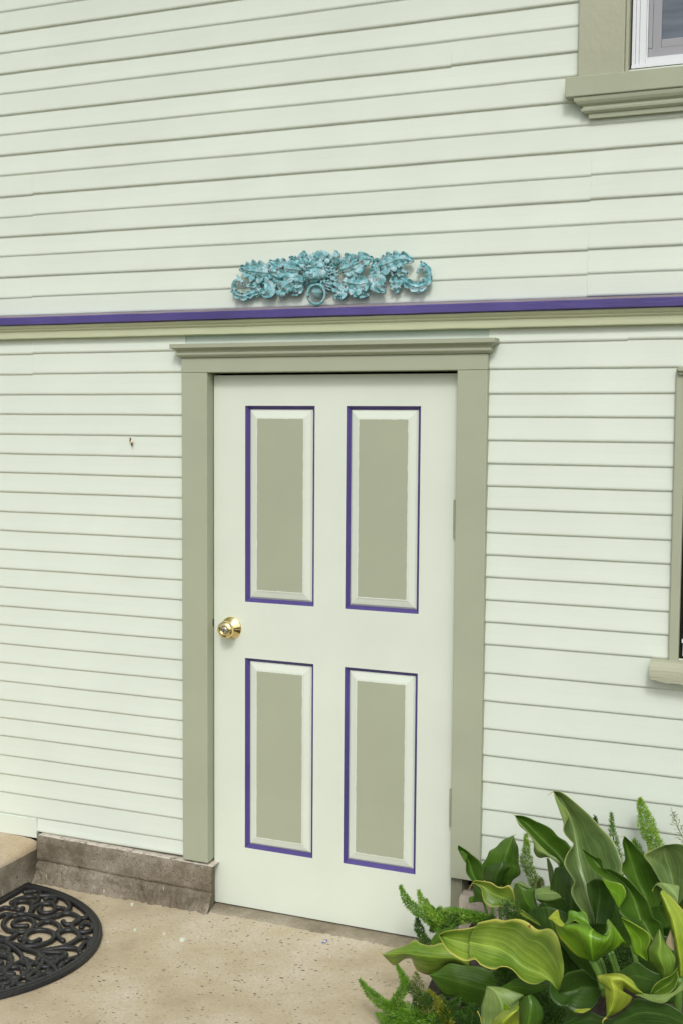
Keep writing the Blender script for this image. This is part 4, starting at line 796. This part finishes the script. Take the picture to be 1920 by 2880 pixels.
leaf(c2, [ZC([(714, 288), (800, 243), (1080, 203), (1250, 138)]) + ZD([(100, 258), (320, 208), (450, 230), (600, 203), (745, 245), (850, 332), (920, 346), (1000, 330), (1060, 345), (1130, 430), (1180, 600), (1220, 850), (1180, 1130)]), ZC([(714, 289), (850, 300), (1000, 310), (1150, 330)]) + ZD([(0, 420), (200, 430), (420, 480), (560, 560), (680, 680), (800, 760), (950, 850), (1060, 950), (1110, 1050), (1160, 1150)]), ZC([(715, 291), (830, 380), (960, 440), (1100, 480)]) + ZD([(-20, 590), (150, 640), (330, 690), (460, 740), (560, 800), (680, 890), (820, 950), (950, 980), (1060, 1050), (1155, 1155)]), ZC([(716, 294), (778, 420), (850, 500), (980, 580), (1060, 592), (1140, 576), (1200, 640), (1300, 682), (1370, 687)]) + ZD([(400, 826), (500, 832), (580, 890), (650, 972), (740, 1032), (850, 1052), (930, 1022), (1000, 990), (1080, 1060), (1150, 1160)])], -0.82, L_YEL, [0.03, -0.01, 0.0, 0.055], ytip=-0.66, N=64, label='broad yellow edged leaf with brown nibble marks, pointing left')
leaf(c2, [ZD([(1160, 1130), (1230, 930), (1400, 868)]) + ZE([(280, 1048), (390, 1150), (470, 1200), (508, 1285)]), ZD([(1155, 1150), (1260, 1150), (1400, 1120)]) + ZE([(250, 1280), (380, 1290), (508, 1300)]), ZD([(1040, 1020), (1026, 1170), (1080, 1270), (1160, 1335), (1270, 1337)]) + ZE([(60, 1532), (150, 1602), (260, 1612), (370, 1562), (450, 1470), (506, 1315)])], -0.86, L_DEEP, [0.0, -0.04, 0.01])
leaf(c2, [ZE([(158, 1560), (250, 1562), (368, 1548)]), ZE([(150, 1602), (260, 1614), (366, 1566)])], -0.872, L_GOLD)  # yellow strip paints the sunlit patch on the round leaf's lower edge
leaf(c2, [ZE([(360, 940), (200, 872), (50, 732), (-60, 600), (-109, 424), (-170, 385)]), ZE([(370, 938), (260, 780), (160, 640), (60, 540), (10, 480), (-20, 480)]), ZE([(380, 936), (300, 780), (240, 650), (180, 530), (150, 480), (150, 450)]), ZE([(388, 936), (350, 800), (310, 690), (290, 590), (290, 520), (340, 478)]), ZE([(398, 936), (420, 800), (440, 710), (450, 640), (450, 590), (450, 560)]), ZE([(408, 938), (480, 810), (540, 720), (570, 660), (570, 610), (560, 587)]), ZE([(418, 940), (530, 820), (620, 730), (650, 620), (640, 500), (600, 393)]), ZE([(430, 942), (560, 850), (700, 770), (770, 712), (805, 700), (832, 718)])], -0.90, L_LIME, [0.0, 0.03, 0.05, 0.06, 0.06, 0.05, 0.03, 0.0], label='bright frilled trumpet shaped leaf seen from beneath')
leaf(c2, [ZE([(-180, 378), (-140, 330), (-69, 272), (-45, 310), (-20, 390), (32, 455)]), ZE([(-172, 390), (-130, 400), (-109, 430), (-60, 472), (0, 492), (34, 460)])], -0.93, L_GOLD)
leaf(c2, [ZE([(30, 455), (72, 400), (84, 288), (150, 284), (210, 300), (270, 284), (322, 340), (346, 440), (366, 496)]), ZE([(32, 458), (90, 425), (130, 360), (160, 350), (220, 380), (260, 400), (300, 430), (340, 470), (366, 497)]), ZE([(34, 462), (90, 450), (130, 425), (165, 410), (205, 428), (250, 450), (300, 465), (340, 485), (366, 499)])], -0.87, L_LIME, [-0.02, -0.01, 0.02])
leaf(c2, [ZE([(540, 586), (575, 560), (592, 500), (580, 430), (592, 390)]), ZE([(555, 590), (600, 582), (622, 530), (628, 480), (600, 395)])], -0.93, L_PALE)
stalk(c2, ZE([(385, 915), (430, 1010), (478, 1120), (520, 1300)]), -0.9, 0.010, None, 0.008)
leaf(c2, [ZE([(700, 1100), (850, 1000), (970, 945), (1080, 1020), (1170, 1075), (1272, 1110)]), ZE([(800, 1150), (940, 1120), (1050, 1150), (1150, 1180), (1240, 1190)]), ZE([(900, 1200), (1000, 1330), (1060, 1362), (1100, 1366), (1142, 1362), (1210, 1250)])], -0.88, L_DEEP)
leaf(c2, [ZE([(1140, 1365), (1180, 1270), (1262, 1190), (1402, 1120), (1492, 1018)]), ZE([(1142, 1368), (1230, 1330), (1320, 1270), (1430, 1190), (1498, 1070)]), ZE([(1146, 1372), (1250, 1372), (1350, 1366), (1452, 1290), (1507, 1150)])], -0.92, L_MID, [0.0, -0.03, 0.02])
leaf(c2, [ZE([(1020, 1355), (1150, 1370), (1300, 1378), (1440, 1338), (1522, 1250), (1562, 1195)]), ZE([(980, 1370), (1120, 1410), (1280, 1425), (1430, 1370), (1562, 1250)]), ZE([(940, 1378), (1060, 1422), (1200, 1472), (1320, 1477), (1432, 1392), (1565, 1310)])], -0.96, L_PALE)
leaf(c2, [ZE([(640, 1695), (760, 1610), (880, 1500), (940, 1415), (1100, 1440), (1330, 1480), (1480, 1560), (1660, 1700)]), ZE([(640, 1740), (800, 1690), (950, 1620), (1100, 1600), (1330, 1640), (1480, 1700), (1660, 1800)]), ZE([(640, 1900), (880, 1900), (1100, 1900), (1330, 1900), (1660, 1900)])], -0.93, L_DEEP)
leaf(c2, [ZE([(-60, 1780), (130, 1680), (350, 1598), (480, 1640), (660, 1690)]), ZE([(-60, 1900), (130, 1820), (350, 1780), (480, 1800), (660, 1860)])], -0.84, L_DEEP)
leaf(c2, [ZE([(574, 1670), (572, 1500), (555, 1350), (545, 1200), (500, 1227), (453, 1138), (560, 1110), (760, 1098), (900, 1180), (960, 1270), (1042, 1352)]), ZE([(576, 1671), (640, 1530), (670, 1400), (670, 1300), (640, 1215), (640, 1180), (700, 1170), (790, 1180), (870, 1250), (960, 1315), (1044, 1360)]), ZE([(580, 1672), (720, 1602), (860, 1500), (905, 1400), (850, 1428), (805, 1405), (785, 1285), (850, 1320), (930, 1360), (990, 1365), (1048, 1370)])], -0.99, L_GOLD, [0.02, 0.05, 0.0], N=56, label='bright drooping leaf with a torn hole in its edge')
mb = MB(); mb.tube(resample([at(*q, -1.0) for q in ZE([(576, 1668), (545, 1690), (522, 1720), (528, 1745)])], 10), [0.003 - 0.00018 * k for k in range(10)], 6); mb.build('leaf_tip', L_GOLD, c2, smooth=True)
leaf(c2, [ZD([(645, 1335), (600, 1325), (560, 1372), (450, 1386), (360, 1450), (300, 1530), (280, 1680)]), ZD([(638, 1360), (610, 1385), (560, 1420), (500, 1470), (440, 1530), (420, 1590), (420, 1700)]), ZD([(622, 1392), (632, 1440), (634, 1490), (640, 1560), (640, 1620), (600, 1720)])], -0.9, L_GOLD, [0.0, 0.05, 0.0], label='rolled yellow green leaf lowest in the clump')
leaf(c2, [ZD([(440, 1294), (428, 1370), (436, 1395)]), ZD([(446, 1294), (510, 1355), (560, 1376)])], -0.86, L_LIME)
for P, y in ((ZD([(95, 1400), (130, 1470), (148, 1570), (150, 1640)]), -0.8), (ZC([(62, 518), (30, 480), (0, 440)]), -0.46), (ZA([(310, 1308), (280, 1360), (262, 1392)]), -0.4), (ZB([(62, 108), (25, 130), (-10, 160)]), -0.5), (ZA([(862, 434), (840, 420), (820, 414)]), -0.32), (ZB([(886, 628), (860, 632), (820, 630)]), -0.45), (ZA([(842, 690), (865, 682), (890, 665)]), -0.16), (ZB([(1215, 1242), (1210, 1258), (1212, 1272)]), -0.71)):
    mb = MB(); mb.tube(resample([at(q[0], q[1], y) for q in P], 8), [0.0016 - 0.00015 * k for k in range(8)], 5); mb.build('leaf_tip', L_GOLD, c2 if y != -0.16 else c1, smooth=True)

# ------------------------------------------------------------------ foxtail ferns
def frond(parent, P, y, r, m, dens=1.0, ybase=None, taper=0.35, sparse=False, needle=0.010, m2=None):
    """plume of fine needles crowded round an arching stem; P runs from tip to base"""
    n = len(P); pts = [at(q[0], q[1], y + ((ybase - y) * k / (n - 1) if ybase is not None else 0)) for k, q in enumerate(P)]
    L = sum((pts[i + 1] - pts[i]).length for i in range(n - 1)); N = max(12, int(L / 0.003)); R = resample(pts, N); mb = MB()
    mb.tube(R, [0.0009 + 0.0008 * k / N for k in range(N)], 5)
    rng = random.Random(int(P[0][0] * 7 + P[0][1] * 13))
    for k in range(N):
        t = k / (N - 1); a = (R[min(k + 1, N - 1)] - R[max(k - 1, 0)]).normalized()
        rad = r * (0.10 + 0.90 * min(1, t / taper)) * (1.0 + 0.35 * noise.noise(Vector((k * 0.13, r * 50, 1))))
        for j in range(max(1, int((9 if sparse else 36) * dens * (0.5 + 0.5 * min(1, t / taper))))):
            q = Vector((rng.gauss(0, 1), rng.gauss(0, 1), rng.gauss(0, 1))); q -= a * q.dot(a)
            if q.length < 1e-6: continue
            q.normalize(); rr = rad * math.sqrt(rng.random()); o = R[k] + q * rr * 0.85 + a * rng.uniform(-.002, .002)
            dirv = (q * rng.uniform(.5, 1.2) - a * rng.uniform(.1, 1.0) + Vector((rng.uniform(-.4, .4), rng.uniform(-.4, .4), rng.uniform(-.2, .5)))).normalized()
            ln_ = needle * rng.uniform(.6, 1.2); wv = dirv.cross(Vector((rng.gauss(0, 1), rng.gauss(0, 1), rng.gauss(0, 1))))
            if wv.length < 1e-6: continue
            wv = wv.normalized() * 0.00105
            mb.face([o - wv, o + wv, o + dirv * ln_ * 0.7 + wv * 0.7, o + dirv * ln_, o + dirv * ln_ * 0.7 - wv * 0.7], 1 if (m2 and rng.random() < 0.25) else 0)
    return mb.build('frond', [m, m2] if m2 else m, parent)
def Z8(P): return [(1120 + x / 5.227, 2400 + y / 5.227) for x, y in P]
def ZF(P): return [(990 + x / 4.356, 2680 + y / 4.356) for x, y in P]
f1 = thing('foxtail_fern', 'foxtail fern with upright green plumes behind the calla leaves by the siding', 'fern', (1.45, -0.12, 0.15), 'foxtail ferns around the callas')
frond(f1, ZA([(1004, 680), (1010, 800), (1000, 930), (1020, 1060), (1060, 1180), (1120, 1290), (1150, 1400)]), -0.10, 0.021, F_BRIGHT, 0.9, -0.12, 0.45, m2=F_OLD)
frond(f1, ZB([(733, 362), (738, 470), (745, 580), (770, 700), (800, 830), (815, 960), (820, 1100)]), -0.09, 0.014, F_GREEN, 0.6, -0.12, 0.4, m2=F_OLD)
frond(f1, ZB([(1062, 195), (1090, 310), (1130, 440), (1170, 560), (1220, 680), (1265, 790), (1290, 900)]), -0.10, 0.029, F_BRIGHT, 1.6, -0.14, 0.4)
frond(f1, ZB([(1432, 330), (1470, 420), (1505, 520), (1550, 620), (1600, 720)]), -0.10, 0.018, F_OLD, 0.55, -0.14, 0.3, sparse=True)
frond(f1, ZB([(995, 665), (1020, 720), (1050, 790), (1080, 860)]), -0.10, 0.012, F_GREEN, 0.7); frond(f1, ZB([(548, 405), (545, 450), (550, 520)]), -0.08, 0.005, F_DARK, 0.8)
frond(f1, ZA([(1190, 1250), (1200, 1330), (1190, 1420)]), -0.14, 0.014, F_OLD, 0.6)
f2 = thing('foxtail_fern', 'foxtail fern with plumes arching left across the foot of the door', 'fern', (1.15, -0.15, 0.14), 'foxtail ferns around the callas')
for P, r, dn, mm in (([(30, 485), (70, 600), (140, 720), (230, 810), (330, 880), (440, 960), (540, 1050), (620, 1120)], 0.016, 1.0, F_GREEN), ([(295, 555), (325, 660), (380, 760), (450, 860), (540, 950), (640, 1030)], 0.013, 0.9, F_BRIGHT), ([(272, 962), (285, 1060), (320, 1180), (370, 1280), (430, 1340)], 0.015, 1.0, F_DARK),
                     ([(400, 690), (430, 790), (520, 880), (640, 960), (760, 1000)], 0.013, 0.9, F_GREEN), ([(480, 790), (540, 870), (640, 930), (780, 960), (920, 960)], 0.017, 1.0, F_DARK), ([(610, 800), (660, 880), (740, 930), (880, 950), (1000, 970)], 0.020, 1.0, F_BRIGHT), ([(860, 840), (940, 890), (1050, 930), (1160, 950), (1320, 970)], 0.018, 0.9, F_GREEN), ([(700, 830), (800, 860), (950, 900), (1100, 930)], 0.016, 1.0, F_GREEN), ([(480, 1140), (560, 1080), (680, 1020), (820, 980)], 0.018, 1.0, F_DARK), ([(520, 1020), (620, 1060), (720, 1040), (840, 1000)], 0.018, 1.0, F_GREEN), ([(1060, 900), (1150, 930), (1260, 950), (1400, 990)], 0.014, 0.8, F_DARK), ([(380, 800), (440, 900), (500, 1010), (540, 1130)], 0.013, 0.9, F_DARK)):
    frond(f2, Z8(P), -0.18, r * 1.08, mm, dn, -0.24, 0.3)
f3 = thing('foxtail_fern', 'foxtail fern sprawling over the concrete edge at the bottom, partly yellowed', 'fern', (1.05, -0.55, 0.03), 'foxtail ferns around the callas')
for P, r, dn, mm in (([(100, 338), (160, 430), (240, 520), (330, 600), (430, 660), (560, 720), (700, 780)], 0.015, 1.0, F_GREEN), ([(550, 165), (590, 240), (630, 310), (640, 400), (600, 490), (520, 590), (460, 680)], 0.013, 0.9, F_GREEN), ([(770, 245), (790, 330), (800, 420), (850, 520), (900, 620), (940, 740)], 0.019, 0.55, F_OLD), ([(660, 330), (700, 400), (760, 470), (850, 540), (960, 620)], 0.016, 0.8, F_DARK),
                     ([(400, 590), (440, 680), (520, 770), (640, 830), (780, 860)], 0.022, 1.0, F_GREEN), ([(560, 600), (640, 680), (740, 740), (860, 790), (1000, 830)], 0.022, 1.0, F_GREEN), ([(760, 560), (800, 650), (860, 740), (950, 820), (1050, 880)], 0.022, 1.0, F_DARK), ([(930, 465), (980, 540), (1040, 620), (1100, 700), (1150, 800), (1180, 900)], 0.016, 0.8, F_YEL), ([(1100, 570), (1120, 660), (1130, 760), (1140, 880)], 0.018, 1.0, F_DARK), ([(1300, 560), (1230, 650), (1170, 740), (1120, 860)], 0.018, 0.9, F_DARK), ([(1030, 690), (1080, 760), (1130, 830), (1160, 920)], 0.012, 0.8, F_YEL),
                     ([(300, 745), (350, 780), (420, 840), (500, 920)], 0.010, 0.6, F_GREEN), ([(360, 860), (460, 850), (580, 860), (720, 900)], 0.016, 0.9, F_GREEN), ([(700, 860), (780, 880), (860, 900), (960, 940)], 0.022, 1.0, F_DARK), ([(560, 780), (650, 850), (740, 920)], 0.022, 1.0, F_GREEN), ([(880, 640), (930, 740), (980, 840), (1000, 940)], 0.020, 1.0, F_GREEN), ([(1240, 820), (1290, 780), (1320, 750)], 0.010, 0.6, F_DARK)):
    frond(f3, ZF(P), -0.60, r * 1.1, mm, dn, -0.64, 0.3)
f4 = thing('foxtail_fern', 'filler fern, coloured dark to deepen the shade underneath the large calla leaves', 'fern', (1.5, -0.4, 0.06), 'foxtail ferns around the callas')  # dark fronds added to deepen the shadow under the clump
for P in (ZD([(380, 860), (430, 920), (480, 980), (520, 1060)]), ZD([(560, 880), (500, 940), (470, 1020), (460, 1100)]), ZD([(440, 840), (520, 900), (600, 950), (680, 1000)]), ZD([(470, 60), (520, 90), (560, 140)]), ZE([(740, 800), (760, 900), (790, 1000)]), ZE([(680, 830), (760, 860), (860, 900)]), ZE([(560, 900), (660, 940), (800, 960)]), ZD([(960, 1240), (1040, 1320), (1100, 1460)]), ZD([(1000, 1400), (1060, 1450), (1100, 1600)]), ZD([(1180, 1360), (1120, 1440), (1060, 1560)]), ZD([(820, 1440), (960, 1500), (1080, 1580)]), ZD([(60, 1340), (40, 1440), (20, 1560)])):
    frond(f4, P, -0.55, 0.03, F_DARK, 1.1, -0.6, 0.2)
